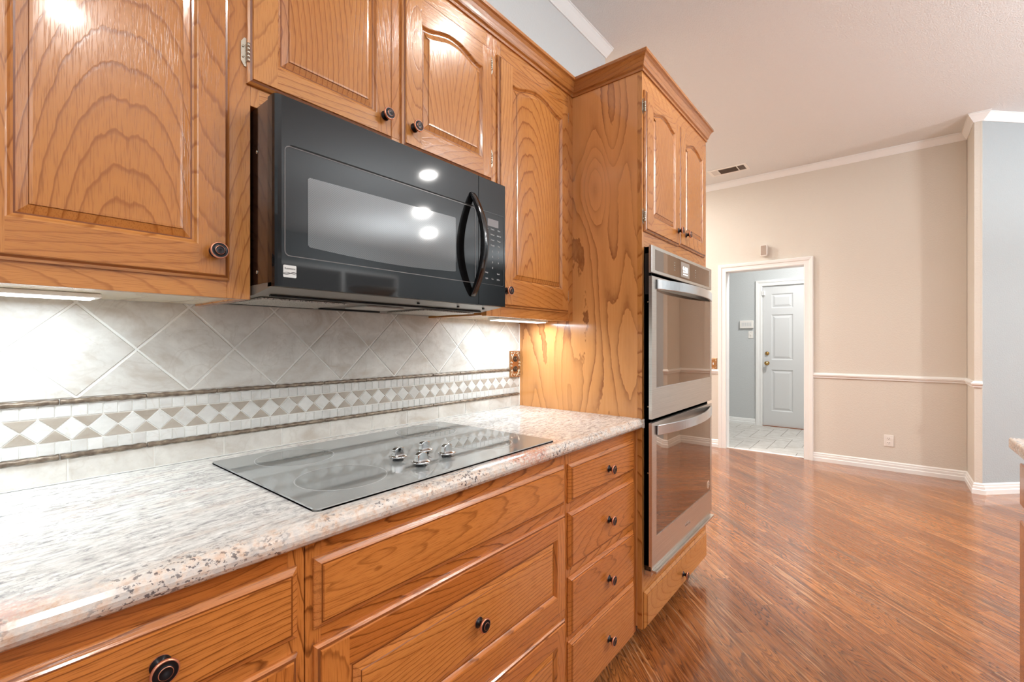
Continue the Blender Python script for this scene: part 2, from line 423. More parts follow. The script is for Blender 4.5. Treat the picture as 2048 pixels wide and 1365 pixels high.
GREYP = plain('grey_plastic', (168, 150, 136), .4)
INK = plain('dark_print', (60, 56, 56), .5)
LTXT = plain('light_print', (190, 190, 190), .4)
LED = emis('display_digits', (255, 255, 255), 1.6)
LEDP = plain('display_glass', (150, 142, 134), .2)
LCD = plain('microwave_display', (118, 112, 112), .15)
GREASE = plain('microwave_underside_paint', (122, 116, 108), .35, .3)
FILT = N('aluminium_grease_filter'); fv = FILT.new('ShaderNodeTexVoronoi'); FILT.set(fv.inputs['Vector'], FILT.geo()); fv.inputs['Scale'].default_value = 260
FILT.base(FILT.ramp(fv.outputs['Distance'], [(.2, lin((90, 84, 78))), (.5, lin((190, 184, 174)))]), .35, .6); FILT = FILT.mat
CAUL = plain('white_caulk', (236, 234, 228), .5)
LENS = emis('lamp_lens', (250, 250, 250), 4.0)
LENSC = emis('ceiling_lamp_lens', (255, 236, 212), 14.0)

# ---------------------------------------------------------------- setting
XP = 1.692          # side panel of the oven cabinet
CZ = 3.05           # ceiling height
XF = 5.592          # far wall
XH = 7.46           # far wall of the hall
struct('floor', MB().box(-3, 5.66, -7, 2.2, -.05, 0).box(5.66, 9.5, -7, -1.9, -.05, 0), FLOOR)
# hall floor: grout bed and herringbone tiles
hf = MB().box(5.66, XH+.1, -1.9, 2.2, -.05, -.002)
hall = struct('floor_hall', hf, GROUTF)
def clip(poly, x0, x1, y0, y1):
    for ax, lim, sgn in ((0, x0, 1), (0, x1, -1), (1, y0, 1), (1, y1, -1)):
        out = []
        for i in range(len(poly)):
            a, b = poly[i-1], poly[i]; da, db = (a[ax]-lim)*sgn, (b[ax]-lim)*sgn
            if (da >= 0) != (db >= 0):
                t = da/(da-db); out.append((a[0]+t*(b[0]-a[0]), a[1]+t*(b[1]-a[1])))
            if db >= 0: out.append(b)
        poly = out
        if len(poly) < 3: return None
    # drop doubled points
    res = []
    for q in poly:
        if not res or math.hypot(q[0]-res[-1][0], q[1]-res[-1][1]) > 1e-4: res.append(q)
    if len(res) > 1 and math.hypot(res[0][0]-res[-1][0], res[0][1]-res[-1][1]) < 1e-4: res.pop()
    if len(res) < 3: return None
    ar = sum(res[i-1][0]*res[i][1]-res[i][0]*res[i-1][1] for i in range(len(res)))/2
    if abs(ar) < 2e-5: return None
    return res if ar > 0 else res[::-1]
ht = MB(); wd = .152; k_ = 3
for i in range(-20, 24):
    for j in range(-20, 24):
        x, y = 6.44+i*wd, j*wd; mm = (i+j) % (2*k_)
        if mm == 0: pol = [(x, y), (x+k_*wd, y), (x+k_*wd, y+wd), (x, y+wd)]
        elif mm == k_: pol = [(x, y), (x+wd, y), (x+wd, y+k_*wd), (x, y+k_*wd)]
        else: continue
        c_ = clip(pol, 5.665, XH, -1.9, 1.4)
        if c_ and len(c_) == 4:
            c_ = inset(c_, .003); ht.loops([(c_, -.002), (c_, .002)], 0, to3=lambda x, z, y: (x, z, y))
obj('floor_tile', ht, TILEF, hall)
cl = MB().box(-3, 9.5, -7, 2.2, CZ, CZ+.1)
struct('ceiling', cl, CEIL)
# kitchen wall, ending in an outside corner past the oven cabinet
struct('wall_kitchen', MB().box(-3, 2.56, 0, .14, 0, CZ), KWALL)
struct('wall_back', MB().box(2.42, XF, 2.06, 2.2, 0, CZ).box(2.42, 2.56, .14, 2.06, 0, CZ), BEIGE)
# far wall with the doorway to the hall
oy0, oy1, oz = -.695, .060, 2.02
fw = MB().box(XF, XF+.12, -1.9, oy0-.02, 0, CZ).box(XF, XF+.12, oy1+.02, 2.2, 0, CZ).box(XF, XF+.12, oy0-.02, oy1+.02, oz+.02, CZ)
struct('wall_far', fw, BEIGE)
XR = 5.185; YR = -1.902
struct('wall_return', MB().box(XR, XF+.12, YR-.035, YR, 0, CZ), BEIGE)
dg = math.sqrt(.5)
def gw(a): return (XR+.006+a*dg, YR-.045-a*dg)
p0 = gw(0); p1 = gw(5.2)
mbg = MB(); t_ = .12
mbg.add([(p0[0], p0[1], 0), (p1[0], p1[1], 0), (p1[0]+t_*dg, p1[1]+t_*dg, 0), (p0[0]+2*t_*dg, p0[1], 0),
         (p0[0], p0[1], CZ), (p1[0], p1[1], CZ), (p1[0]+t_*dg, p1[1]+t_*dg, CZ), (p0[0]+2*t_*dg, p0[1], CZ)],
        [(0, 1, 5, 4), (1, 2, 6, 5), (2, 3, 7, 6), (3, 0, 4, 7), (4, 5, 6, 7), (0, 3, 2, 1)])
struct('wall_angled', mbg, GREY)
struct('trim_corner_post', MB().box(XR-.001, XR+.14, YR-.046, YR-.0351, 0, CZ), BEIGE)
# hall shell
struct('wall_hall', MB().box(XH, XH+.1, .105, 2.2, 0, CZ).box(XH, XH+.1, -1.9, -.98, 0, CZ).box(XH, XH+.1, -.98, .105, 2.08, CZ), HALLP)
struct('wall_hall_side', MB().box(XF+.12, XH, 1.4, 1.5, 0, CZ).box(XF+.12, XH, -1.9, -1.8, 0, CZ), HALLP)
struct('wall_hall_inner', MB().box(XF+.1201, XF+.128, -1.8, oy0-.02, 0, CZ).box(XF+.1201, XF+.128, oy1+.02, 1.4, 0, CZ).box(XF+.1201, XF+.128, oy0-.02, oy1+.02, oz+.02, CZ), HALLP)
# walls behind the camera with the window openings the added fill lamps stand at
bw = MB()
bw.box(-3, -1.4, -7.12, -7, 0, CZ).box(1.8, 3.2, -7.12, -7, 0, CZ).box(5.6, 9.5, -7.12, -7, 0, CZ)
bw.box(-1.4, 1.8, -7.12, -7, 0, .5).box(-1.4, 1.8, -7.12, -7, 2.55, CZ).box(3.2, 5.6, -7.12, -7, 0, .5).box(3.2, 5.6, -7.12, -7, 2.55, CZ)
struct('wall_window', bw, GREY)
struct('wall_left', MB().box(-3.12, -3, -7, -4.7, 0, CZ).box(-3.12, -3, -1.3, .14, 0, CZ).box(-3.12, -3, -4.7, -1.3, 2.55, CZ).box(-3.12, -3, -4.7, -1.3, 0, .3), GREY)
struct('wall_right', MB().box(9.5, 9.62, -7, -1.8, 0, CZ), GREY)
for k, (a, b) in enumerate(((-1.4, 1.8), (3.2, 5.6))):
    wf = MB()
    for (x0, x1, z0, z1) in ((a, b, .5, .56), (a, b, 2.49, 2.55), (a, a+.06, .56, 2.49), (b-.06, b, .56, 2.49), ((a+b)/2-.03, (a+b)/2+.03, .56, 2.49)):
        wf.box(x0, x1, -7.06, -6.98, z0, z1)
    wo = struct('window_%d' % (k+1), wf, WHITE)

to_floor = lambda x, y, h: (x, y, h)
# baseboards (profile: offset from the wall, height)
BP = [(.0, 0), (.016, 0), (.016, .034), (.011, .040), (.011, .060), (.008, .066), (.008, .078), (.0, .088)]
def neg(p): return [(-o, h) for o, h in p]
struct('baseboard_far', MB().mould(neg(BP), [(XF, 2.06), (XF, oy1+.075)], to_floor).mould(neg(BP), [(XF, oy0-.082), (XF, YR), (XR, YR), (XR-.001, YR-.046), (p0[0]-.002, p0[1]), p1], to_floor), WHITE)
struct('baseboard_hall', MB().mould(neg(BP), [(XH, 1.4), (XH, .105)], to_floor), WHITE)
# crown along the ceiling
CP = [(.0, CZ-.068), (.006, CZ-.068), (.008, CZ-.060), (.015, CZ-.050), (.028, CZ-.026), (.034, CZ-.017), (.034, CZ-.009), (.039, CZ-.007), (.039, CZ-.0005), (0, CZ-.0005)]
struct('trim_crown_far', MB().mould(neg(CP), [(XF, 2.06), (XF, YR), (XR, YR), (XR-.001, YR-.046), (p0[0]-.002, p0[1]), p1], to_floor), WHITE)
struct('trim_crown_kitchen', MB().mould(neg(CP), [(-3, 0), (2.56, 0), (2.56, .14)], to_floor), WHITE)
# chair rail
RP = [(0, .852), (.010, .852), (.012, .866), (.020, .874), (.022, .886), (.014, .892), (.010, .900), (0, .903)]
struct('trim_chair_rail', MB().mould(neg(RP), [(XF, oy0-.082), (XF, YR), (XR, YR), (XR-.001, YR-.046)], to_floor).mould(neg(RP), [(XF, 2.06), (XF, oy1+.075)], to_floor), WHITE)
# doorway casing (profile across the wall: offset outwards, protrusion)
KP = [(0, 0), (0, .012), (.012, .016), (.02, .014), (.044, .016), (.05, .024), (.075, .028), (.082, .022), (.082, 0)]
struct('trim_doorway', MB().mould(KP, [(oy0, 0), (oy0, oz), (oy1, oz), (oy1, 0)][::1], lambda a, b, h: (XF-h, a, b))
       .box(XF-.004, XF+.124, oy0-.019, oy0, 0, oz).box(XF-.004, XF+.124, oy1, oy1+.019, 0, oz).box(XF-.004, XF+.124, oy0-.019, oy1+.019, oz, oz+.019), WHITE)
struct('trim_threshold', MB().box(XF+.03, XF+.072, oy0, oy1, 0, .006), WHITE, bevel=.002)
# hall door with six raised panels
dy0, dy1 = -.86, .032
struct('trim_hall_door', MB().mould(KP, [(dy0-.01, 0), (dy0-.01, 2.036), (dy1+.012, 2.036), (dy1+.012, 0)], lambda a, b, h: (XH-h*.8, a, b)).box(XH, XH+.1, dy1+.003, .105, 0, 2.08).box(XH, XH+.1, -.98, dy0-.003, 0, 2.08).box(XH, XH+.1, dy0-.003, dy1+.003, 2.033, 2.08).box(XH+.06, XH+.1, dy0-.003, dy1+.003, 0, 2.033), WHITE)
dm = MB()
cols = [(dy0+.11, dy0+.375), (dy0+.515, dy0+.785)]
rows_ = [(.225, .82), (.965, 1.615), (1.71, 1.915)]
ys = [dy0, cols[0][0], cols[0][1], cols[1][0], cols[1][1], dy1]; zs = [.006, .225, .82, .965, 1.615, 1.71, 1.915, 2.03]
tr = lambda x, z, y: (y, x, z)
XD = XH+.012
for a in range(5):
    for b in range(7):
        if a in (1, 3) and b in (1, 3, 5):
            r0 = rect(ys[a], ys[a+1], zs[b], zs[b+1])
            dm.loops([(r0, XD), (inset(r0, .012), XD+.009), (inset(r0, .022), XD+.009), (inset(r0, .048), XD+.001)], 0, to3=tr)
        else: dm.add([(XD, ys[a], zs[b]), (XD, ys[a+1], zs[b]), (XD, ys[a+1], zs[b+1]), (XD, ys[a], zs[b+1])], [(0, 1, 2, 3)])
dm.box(XD+.012, XD+.04, dy0, dy1, .006, 2.03)
d1 = struct('door_1', dm, DOORW, fix=True)
def in_x(mb_prof, c, m, name, par, **k): return obj(name, MB().lathe(mb_prof, c, 'x', 20, m), k['mats'], par)
in_x([(.028, 0), (.028, .006), (.02, .010), (.018, .02), (.012, .024), (.0, .024)], (XD, -.022, 1.055), 0, 'deadbolt', d1, mats=[BRA])
in_x([(.03, 0), (.03, .005), (.012, .012), (.011, .03), (.026, .042), (.029, .055), (.022, .066), (0, .070)], (XD, -.022, .914), 0, 'door_knob', d1, mats=[BRA])
obj('door_latch', MB().box(XH-.02, XD+.004, dy1-.028, dy1+.012, 1.90, 1.965).box(XH-.028, XD, dy1-.02, dy1-.012, 1.90, 1.965), WHITE, d1, .002)
obj('door_sweep', MB().box(XH-.02, XD+.03, dy0, dy1, .0, .009), plain('oak_threshold', (140, 84, 50), .4), d1)

# hall wall gadgets
t = thing('security_keypad', 'white alarm keypad with print on the hall wall left of the door', 'keypad', (XH, .245, 1.424))
part('housing', MB().loops([(rrect(.155, .338, 1.424, 1.540, .008), XH), (rrect(.155, .338, 1.424, 1.540, .008), XH-.022), (rrect(.160, .333, 1.429, 1.535, .006), XH-.026)], to3=lambda x, z, y: (y, x, z)), PLW, t)
KEYM = plain('pale_grey_keys', (196, 198, 200), .4)
for r in range(3):
    for c in range(6): part('key', MB().box(XH-.0275, XH-.026, .18+c*.023, .194+c*.023, 1.455+r*.02, 1.466+r*.02), KEYM, t)
t = thing('light_switch', 'white switch plate under the alarm keypad in the hall', 'switch', (XH, .19, 1.277))
part('cover_plate', MB().box(XH-.006, XH, .160, .222, 1.275, 1.382), PLW, t, .002)
part('toggle', MB().box(XH-.016, XH-.005, .186, .196, 1.318, 1.342), PLW, t, .001)
for z_ in (1.365, 1.292): part('screw', MB().lathe([(.003, 0), (.003, .001), (0, .0012)], (XH-.006, .191, z_), 'x', 8), NIC, t)
t = thing('chime_speaker', 'small taupe speaker box on the beige wall above the doorway', 'speaker', (XF, -.32, 2.15))
part('mounting_bracket', MB().box(XF-.02, XF, -.362, -.30, 2.17, 2.26), WHITE, t, .002)
part('housing', MB().box(XF-.062, XF-.02, -.362, -.300, 2.152, 2.268), PLW, t, .003)
part('grille', MB().box(XF-.066, XF-.0621, -.354, -.304, 2.160, 2.262), GREYP, t, .003)
t = thing('wall_outlet', 'white duplex outlet low on the beige wall right of the doorway', 'outlet', (XF, -1.374, .231))
part('cover_plate', MB().box(XF-.006, XF, -1.410, -1.339, .229, .337), PLW, t, .0025)
for zc in (.262, .304):
    s_ = part('socket', MB().loops([(rrect(-1.391, -1.358, zc-.015, zc+.015, .012), XF-.006), (rrect(-1.391, -1.358, zc-.015, zc+.015, .012), XF-.009)], to3=lambda x, z, y: (y, x, z)), PLW, t)
    part('slot', MB().box(XF-.0096, XF-.009, -1.383, -1.3805, zc-.002, zc+.008).box(XF-.0096, XF-.009, -1.369, -1.3665, zc-.002, zc+.008).lathe([(.0025, 0), (.0025, .0005)], (XF-.009, -1.375, zc-.008), 'x', 8), DARK, s_)
def ornate(name, label, cat, cx, cz, w, h, place, holes):
    """antique brass scrolled cover plate; place(a, b, h) maps plate coordinates to the wall"""
    t = thing(name, label, cat, place(cx, cz-h/2, 0))
    o2 = rect(cx-w/2, cx+w/2, cz-h/2, cz+h/2)
    part('cover_plate', MB().loops([(o2, 0), (o2, .006), (inset(o2, .003), .008), (inset(o2, .006), .0055)], to3=place), ABR, t)
    sc = MB()
    def ring(px, pz, rx, rz, a0, a1, th=.0022, n=16):
        pts = [(px+rx*math.cos(R(a0+(a1-a0)*i/n)), pz+rz*math.sin(R(a0+(a1-a0)*i/n))) for i in range(n+1)]
        sc.mould([(-th, .0055), (-th*.7, .0085), (0, .0098), (th*.7, .0085), (th, .0055)], pts, place)
    for s in (1, -1):
        ring(cx, cz+s*h*.19, w*.36, h*.235, 0, 180 if s > 0 else -180)
        ring(cx, cz+s*h*.43, w*.14, h*.045, 0, 360)
        for q in (1, -1):
            ring(cx+q*w*.33, cz+s*h*.41, w*.10, h*.055, 0, 300)
            ring(cx+q*w*.40, cz+s*h*.06, w*.06, h*.03, 0, 360)
            ring(cx+q*w*.36, cz+s*h*.30, w*.08, h*.07, 20, 200)
    part('scroll_relief', sc, ABRL, t)
    for hz in holes:
        r0 = rrect(cx-w*.2, cx+w*.2, hz-.0125, hz+.0125, .0115)
        so = part('socket', MB().loops([(r0, .0054), (r0, .0075)], to3=place), DKB, t)
        part('slot', MB().loops([(rect(cx-.0075, cx-.0045, hz-.003, hz+.005), .0074), (rect(cx-.0075, cx-.0045, hz-.003, hz+.005), .0079)], to3=place).loops([(rect(cx+.0045, cx+.0075, hz-.003, hz+.005), .0074), (rect(cx+.0045, cx+.0075, hz-.003, hz+.005), .0079)], to3=place), NIC, so)
    return t
TF = -.0075   # face of the wall tiles
ornate('wall_outlet', 'ornate antique brass duplex outlet on the tiled wall beside the oven cabinet', 'outlet', 1.6515, 1.111, .073, .121, lambda a, b, h: (a, TF-h, b), (1.134, 1.088))
tt = ornate('light_switch', 'ornate brass switch plate on the beige wall between oven and doorway', 'switch', .198, .965, .075, .13, lambda a, b, h: (XF-h, a, b), ())
part('toggle', MB().box(XF-.018, XF-.005, .193, .203, .955, .978), PLW, tt, .001)

# ceiling air vent
t = thing('ceiling_vent', 'white ceiling air vent with three louvre sections near the far wall', 'air vent', (5.2, -.07, CZ))
vx0, vx1, vy0, vy1 = 5.10, 5.305, -.25, .13
fr_ = MB()
for (a, b, c, d) in ((vx0, vx1, vy0, vy0+.03), (vx0, vx1, vy1-.03, vy1), (vx0, vx0+.03, vy0+.03, vy1-.03), (vx1-.03, vx1, vy0+.03, vy1-.03), (vx0+.03, vx1-.03, -.155, -.147), (vx0+.03, vx1-.03, .03, .038)):
    fr_.box(a, b, c, d, CZ-.008, CZ-.0005)
part('frame', fr_, PLW, t, .002)
part('duct', MB().box(vx0+.03, vx1-.03, vy0+.03, vy1-.03, CZ-.0015, CZ-.0004), plain('duct_interior', (92, 74, 62), .8), t)
lv = MB()
for k in range(7): 
    y = vy0+.034+k*.0112; lv.add([(vx0+.03, y, CZ-.0075), (vx1-.03, y, CZ-.0075), (vx1-.03, y+.005, CZ-.002), (vx0+.03, y+.005, CZ-.002)], [(0, 1, 2, 3)])
part('louvre_bank', lv, PLW, t, fix=False)
lv = MB()
for k in range(13):
    x = vx0+.034+k*.0112; lv.add([(x, -.147, CZ-.007), (x, .03, CZ-.007), (x+.004, .03, CZ-.002), (x+.004, -.147, CZ-.002)], [(0, 1, 2, 3)])
part('louvre_bank', lv, GREYP, t, fix=False)
lv = MB()
for k in range(6):
    y = .040+k*.0105; lv.add([(vx0+.03, y+.009, CZ-.0075), (vx1-.03, y+.009, CZ-.0075), (vx1-.03, y, CZ-.002), (vx0+.03, y, CZ-.002)], [(0, 1, 2, 3)])
part('louvre_bank', lv, PLW, t, fix=False)

# ---------------------------------------------------------------- backsplash
bs = thing('tile_backsplash', 'grey travertine tile backsplash with mosaic band and two rope borders', 'backsplash', (.6, 0, .915))
BX0, BX1, BZ1 = -.45, XP-.006, 1.70
part('grout_bed', MB().box(BX0, BX1, -.0058, -.0002, .9152, 1.34), GROUT, bs)
ft = MB(); P_ = .2045; X0_ = .1620; ZB = 1.0925; H_ = .1022
for i in range(-4, 10):
    for j in range(0, 3):
        for hshift in (0, 1):
            cx = X0_+i*P_+hshift*P_/2; cz = ZB+(2*j+1+(0 if not hshift else -1))*H_
            pol = [(cx, cz-H_), (cx+P_/2, cz), (cx, cz+H_), (cx-P_/2, cz)]
            pol = inset(pol, .0021)
            c_ = clip(pol, BX0, BX1, ZB, 1.34)
            if c_: ft.loops([(c_, -.005), (c_, -.0066), (inset(c_, .0012), TF)])
part('diagonal_tile_field', ft, TILE, bs)
bt = MB(); J0 = .1492; PJ = .1476
for i in range(-5, 12):
    a, b = J0+i*PJ+.0013, J0+(i+1)*PJ-.0013
    c_ = clip(rect(a, b, .9165, .9635), BX0, BX1, .9, 2)
    if c_: bt.loops([(c_, -.005), (c_, -.0066), (inset(c_, .0012), TF)])
part('bottom_tile_row', bt, TILE, bs)
mo = MB(); q_ = .0253; x00 = .1048
for i in range(-24, 66):
    a, b = x00+i*q_+.0007, x00+(i+1)*q_-.0007
    for z0, z1 in ((.9765, 1.0008), (1.0538, 1.0782)):
        c_ = clip(rect(a, b, z0, z1), BX0, BX1, .9, 2)
        if c_: mo.loops([(c_, -.005), (c_, -.0066), (inset(c_, .0008), TF)], 0)
D_ = 2*q_; zm = 1.0273; hh = .0251
for i in range(-12, 33):
    cx = x00+i*D_
    c_ = clip(inset([(cx, zm-hh), (cx+D_/2, zm), (cx, zm+hh), (cx-D_/2, zm)], .0009), BX0, BX1, .9, 2)
    if c_: mo.loops([(c_, -.005), (c_, -.0066), (inset(c_, .0008), TF)], 0)
    for s in (1, -1):
        pol = [(cx, zm+s*hh), (cx+D_, zm+s*hh), (cx+D_/2, zm)]
        if s > 0: pol = pol[::-1]
        c_ = clip(inset(pol, .0008), BX0, BX1, .9, 2)
        if c_: mo.loops([(c_, -.005), (c_, -.0066), (inset(c_, .0005), TF)], 1)
part('mosaic_band', mo, [TILEL, TILED], bs)
def rope(zc, x0, xend):
    m = MB(); PR = .1455; r = .0056
    i = -4
    while True:
        a = x0+i*PR+.0008; b = min(a+PR-.0016, xend); i += 1
        if a > xend-.003: break
        if a < BX0: continue
        n = max(4, int((b-a)/.0018)); seg = 12; vs = []; fs = []
        for k in range(n+1):
            x = a+(b-a)*k/n
            for s in range(seg):
                th = 2*math.pi*s/seg
                rr = r*(1+.09*math.sin(2*th-x*2*math.pi/.026))
                if k in (0, n): rr *= .9
                vs.append((x, min(-.0005, -.0062+rr*math.cos(th)*1.15), zc+rr*math.sin(th)))
        for k in range(n):
            for s in range(seg):
                s2 = (s+1) % seg; fs.append((k*seg+s, k*seg+s2, (k+1)*seg+s2, (k+1)*seg+s))
        fs.append(tuple(range(seg))); fs.append(tuple(range(n*seg, (n+1)*seg)))
        m.add(vs, fs, 0, None, True)
    return m
part('rope_border', rope(1.0855, .1364, 1.614), ROPE, bs, label='upper pewter rope border')
part('rope_border', rope(.9700, .1372, BX1), ROPE, bs, label='lower pewter rope border')
part('caulk_joint', MB().box(BX1, XP-.0002, -.009, -.0002, .9155, 1.30).box(BX0, BX1, -.0095, -.0058, .9148, .9168), CAUL, bs)

# ---------------------------------------------------------------- cabinetry
ARCH = [(0, 0), (.06, -.0005), (.12, .002), (.18, .007), (.25, .014), (.32, .020), (.4, .0255), (.5, .0275)]
ARCH = ARCH+[(1-t_a, z_a) for t_a, z_a in ARCH[-2::-1]]
def opening(x0, x1, z0, z1, arch):
    if not arch: return rect(x0, x1, z0, z1)
    return [(x0, z0), (x1, z0)]+[(x0+(x1-x0)*t_a, z1+z_a*(x1-x0)/.27*1.0) for t_a, z_a in ARCH[::-1]]
def rp_door(ox, ix, z, arch, yf, mv=0, mh=1, fld=.024, pv=None):
    """frame-and-panel door: ox outer x pair, ix opening x pair, z=(bottom, opening bottom, opening top, top); yf front plane"""
    m = MB(); (a, b), (c, d) = ox, ix; z0, z1, z2, z3 = z
    yb = yf+.0135; e = .010
    A, B, Z0, Z3 = a+e, b-e, z0+e, z3-e
    # edge moulding: back -> lip -> step -> chamfer up to the face
    for side in range(4):
        o = rect(a, b, z0, z3); s1 = inset(o, .0008); s2 = inset(o, .0045); s3 = inset(o, .0085); s4 = rect(A, B, Z0, Z3)
        L = [(o, yb), (o, yf+.0085), (s1, yf+.0075), (s2, yf+.0045), (s3, yf+.0032), (s4, yf)]
        k, k2 = side, (side+1) % 4; vs = []; fs = []
        for pts, y in L: vs += [(pts[k][0], y, pts[k][1]), (pts[k2][0], y, pts[k2][1])]
        for i in range(len(L)-1): fs.append((2*i, 2*i+1, 2*i+3, 2*i+2))
        mm_ = mh if side in (0, 2) else mv; m.add(vs, fs, [mm_, mm_, mm_, 2, mm_], None)
    P0 = opening(c, d, z1, z2, arch)
    m.add([(A, yf, Z0), (c, yf, Z0), (c, yf, Z3), (A, yf, Z3)], [(0, 1, 2, 3)], mv)
    m.add([(d, yf, Z0), (B, yf, Z0), (B, yf, Z3), (d, yf, Z3)], [(0, 1, 2, 3)], mv)
    m.add([(c, yf, Z0), (d, yf, Z0), (d, yf, z1), (c, yf, z1)], [(0, 1, 2, 3)], mh)
    top = P0[2:][::-1] if arch else [(c, z2), (d, z2)]
    vs = [(x, yf, zz) for x, zz in top]+[(x, yf, Z3) for x, zz in top]; n = len(top)
    m.add(vs, [(i, i+1, n+i+1, n+i) for i in range(n-1)], mh)
    # sticking, groove and raised field
    sm = [(P0, yf), (inset(P0, .0025), yf+.0012), (inset(P0, .006), yf+.0062), (inset(P0, .009), yf+.0082), (inset(P0, .0115), yf+.0082),
          (inset(P0, .0115+fld*.55), yf+.0030), (inset(P0, .0125+fld*.55), yf+.0012), (inset(P0, .0115+fld*.55+.005), yf+.0006)]
    n = len(P0)
    pidp = (MB.n*.377) % 10; pv = mv if pv is None else pv
    m.loops(sm[:4], mv, cap=False, pid=pidp+1, mside=lambda p, q: mh if abs(p[0]-q[0]) > abs(p[1]-q[1]) else mv)
    m.loops(sm[3:], [2, pv, 2, pv], cap=True, capm=pv, pid=pidp)
    # back
    m.add([(a, yb, z0), (b, yb, z0), (b, yb, z3), (a, yb, z3)], [(3, 2, 1, 0)], mv)
    return m
def slab(x0, x1, z0, z1, yf, m_=1):
    o = rect(x0, x1, z0, z1); yb = yf+.0135
    return MB().loops([(o, yb), (o, yf+.010), (inset(o, .0012), yf+.0088), (inset(o, .008), yf+.005), (inset(o, .0105), yf+.0032), (inset(o, .0130), yf+.0030), (inset(o, .0145), yf)], [m_, m_, m_, m_, 2, m_][:6], capm=m_)
KN = [(.0125, 0), (.0125, .002), (.0075, .0045), (.0062, .010), (.0080, .0145), (.0135, .0175), (.0155, .0195), (.0165, .0215), (.0160, .0235), (.0142, .0245), (.0136, .0240), (.0085, .0262), (.0078, .0268), (.0066, .0264), (.0, .0268)]
KM = [1, 0, 0, 0, 0, 0, 1, 1, 1, 0, 0, 1, 0, 0]
def knob(x, z, y, par):
    return part('knob', MB().lathe(KN, (x, y, z), 'y', 28, KM), [ORB, COP], par)
def hinge(x, z, y, par, side=-1):
    """decorative plate on the face frame and a barrel by the door edge"""
    m = MB()
    pl = [(-.030, .0), (-.026, .0045), (-.018, .006), (.018, .006), (.026, .0045), (.030, 0)]
    out = [(x+side*(-0.001), z+h) for h, _ in pl][::-1]
    o = [(x, z-.030), (x, z+.030), (x+side*.004, z+.030), (x+side*.010, z+.020), (x+side*.010, z-.020), (x+side*.004, z-.030)]
    if side > 0: o = o[::-1]
    m.loops([(o, y), (o, y-.0025)])
    for k in range(5):
        m.lathe([(.0034, 0), (.0034, .0072)], (x-side*.003, y-.007, z-.020+k*.008), 'z', 10)
    m.lathe([(.0022, 0), (.0022, .002)], (x+side*.006, y-.0025, z+.011), 'y', 8).lathe([(.0022, 0), (.0022, .002)], (x+side*.006, y-.0025, z-.011), 'y', 8)
    return part('hinge', m, NIC, par)

UF = -.30; UY = -.314; ZT = 2.285
def face(pieces, yf, t, mats, name='face_frame', th=.02):
    m = MB()
    for (x0, x1, z0, z1, k) in pieces: m.box(x0, x1, yf, yf+th, z0, z1, k)
    return part(name, m, mats, t, .0008)
# --- left wall cabinet
t = thing('wall_cabinet', 'large oak wall cabinet left of the microwave with a knob at its corner', 'cabinet', (.0, -.15, 1.302))
part('body', MB().box(-.62, -.605, -.28, -.0002, 1.302, ZT).box(.380, .3968, -.28, -.0002, 1.302, ZT).box(-.605, .380, -.28, -.0002, ZT-.02, ZT), WY, t)
part('bottom_panel', MB().box(-.605, .380, -.28, -.010, 1.306, 1.322), PALE, t, label='pale raw wood underside')
face([(-.62, -.575, 1.302, ZT, 0), (.352, .3970, 1.302, ZT, 0), (-.575, .352, 1.302, 1.345, 1), (-.575, .352, 2.20, ZT, 1), (-.06, -.015, 1.345, 2.20, 0)], UF, t, [WV, WH])
d = part('door', rp_door((-.010, .355), (.046, .2985), (1.3375, 1.402, 2.131, 2.213), True, UY), [WV, WH, GRV], t); knob(.3275, 1.392, UY, d)
d = part('door', rp_door((-.60, -.016), (-.543, -.074), (1.3375, 1.402, 2.131, 2.213), True, UY), [WV, WH, GRV], t); knob(-.045, 1.392, UY, d)
# --- cabinet over the microwave
t = thing('wall_cabinet', 'oak two-door wall cabinet above the microwave', 'cabinet', (.785, -.15, 1.716))
part('body', MB().box(.3972, .41, -.28, -.0002, 1.718, ZT).box(1.16, 1.1698, -.28, -.0002, 1.718, ZT).box(.41, 1.16, -.28, -.0002, 1.718, 1.735), WY, t)
face([(.3972, .415, 1.716, ZT, 0), (1.140, 1.1698, 1.716, ZT, 0), (.415, 1.140, 1.716, 1.775, 1), (.415, 1.140, 2.20, ZT, 1), (.745, .79, 1.775, 2.20, 0)], UF, t, [WV, WH])
d = part('door', rp_door((.3885, .7535), (.4476, .7015), (1.7590, 1.8155, 2.131, 2.213), True, UY), [WV, WH, GRV], t); knob(.7246, 1.816, UY, d)
hinge(.388, 1.824, UF, d, -1); hinge(.388, 2.15, UF, d, -1)
d = part('door', rp_door((.7860, 1.1590), (.8508, 1.1095), (1.7600, 1.8245, 2.131, 2.213), True, UY), [WV, WH, GRV], t); knob(.822, 1.819, UY, d)
hinge(1.1605, 1.842, UF, d, 1); hinge(1.1605, 2.162, UF, d, 1)
# --- tall wall cabinet right of the microwave
t = thing('wall_cabinet', 'tall narrow oak wall cabinet between the microwave and oven cabinet', 'cabinet', (1.42, -.15, 1.302))
part('body', MB().box(1.1702, 1.185, -.28, -.0002, 1.304, ZT).box(1.675, XP-.001, -.28, -.0002, 1.304, ZT).box(1.135, 1.1702, -.28, -.0002, 1.304, 1.322), WY, t)
part('bottom_panel', MB().box(1.185, 1.675, -.28, -.010, 1.308, 1.322), PALE, t, label='pale raw wood underside')
face([(1.1702, 1.215, 1.302, ZT, 0), (1.655, XP-.001, 1.302, ZT, 0), (1.215, 1.655, 1.302, 1.345, 1), (1.215, 1.655, 2.20, ZT, 1), (1.14, 1.1702, 1.302, 1.3215, 1)], UF, t, [WV, WH])
d = part('door', rp_door((1.1915, 1.6450), (1.2646, 1.5905), (1.3370, 1.430, 2.139, 2.213), True, UY), [WV, WH, GRV], t); knob(1.228, 1.393, UY, d)
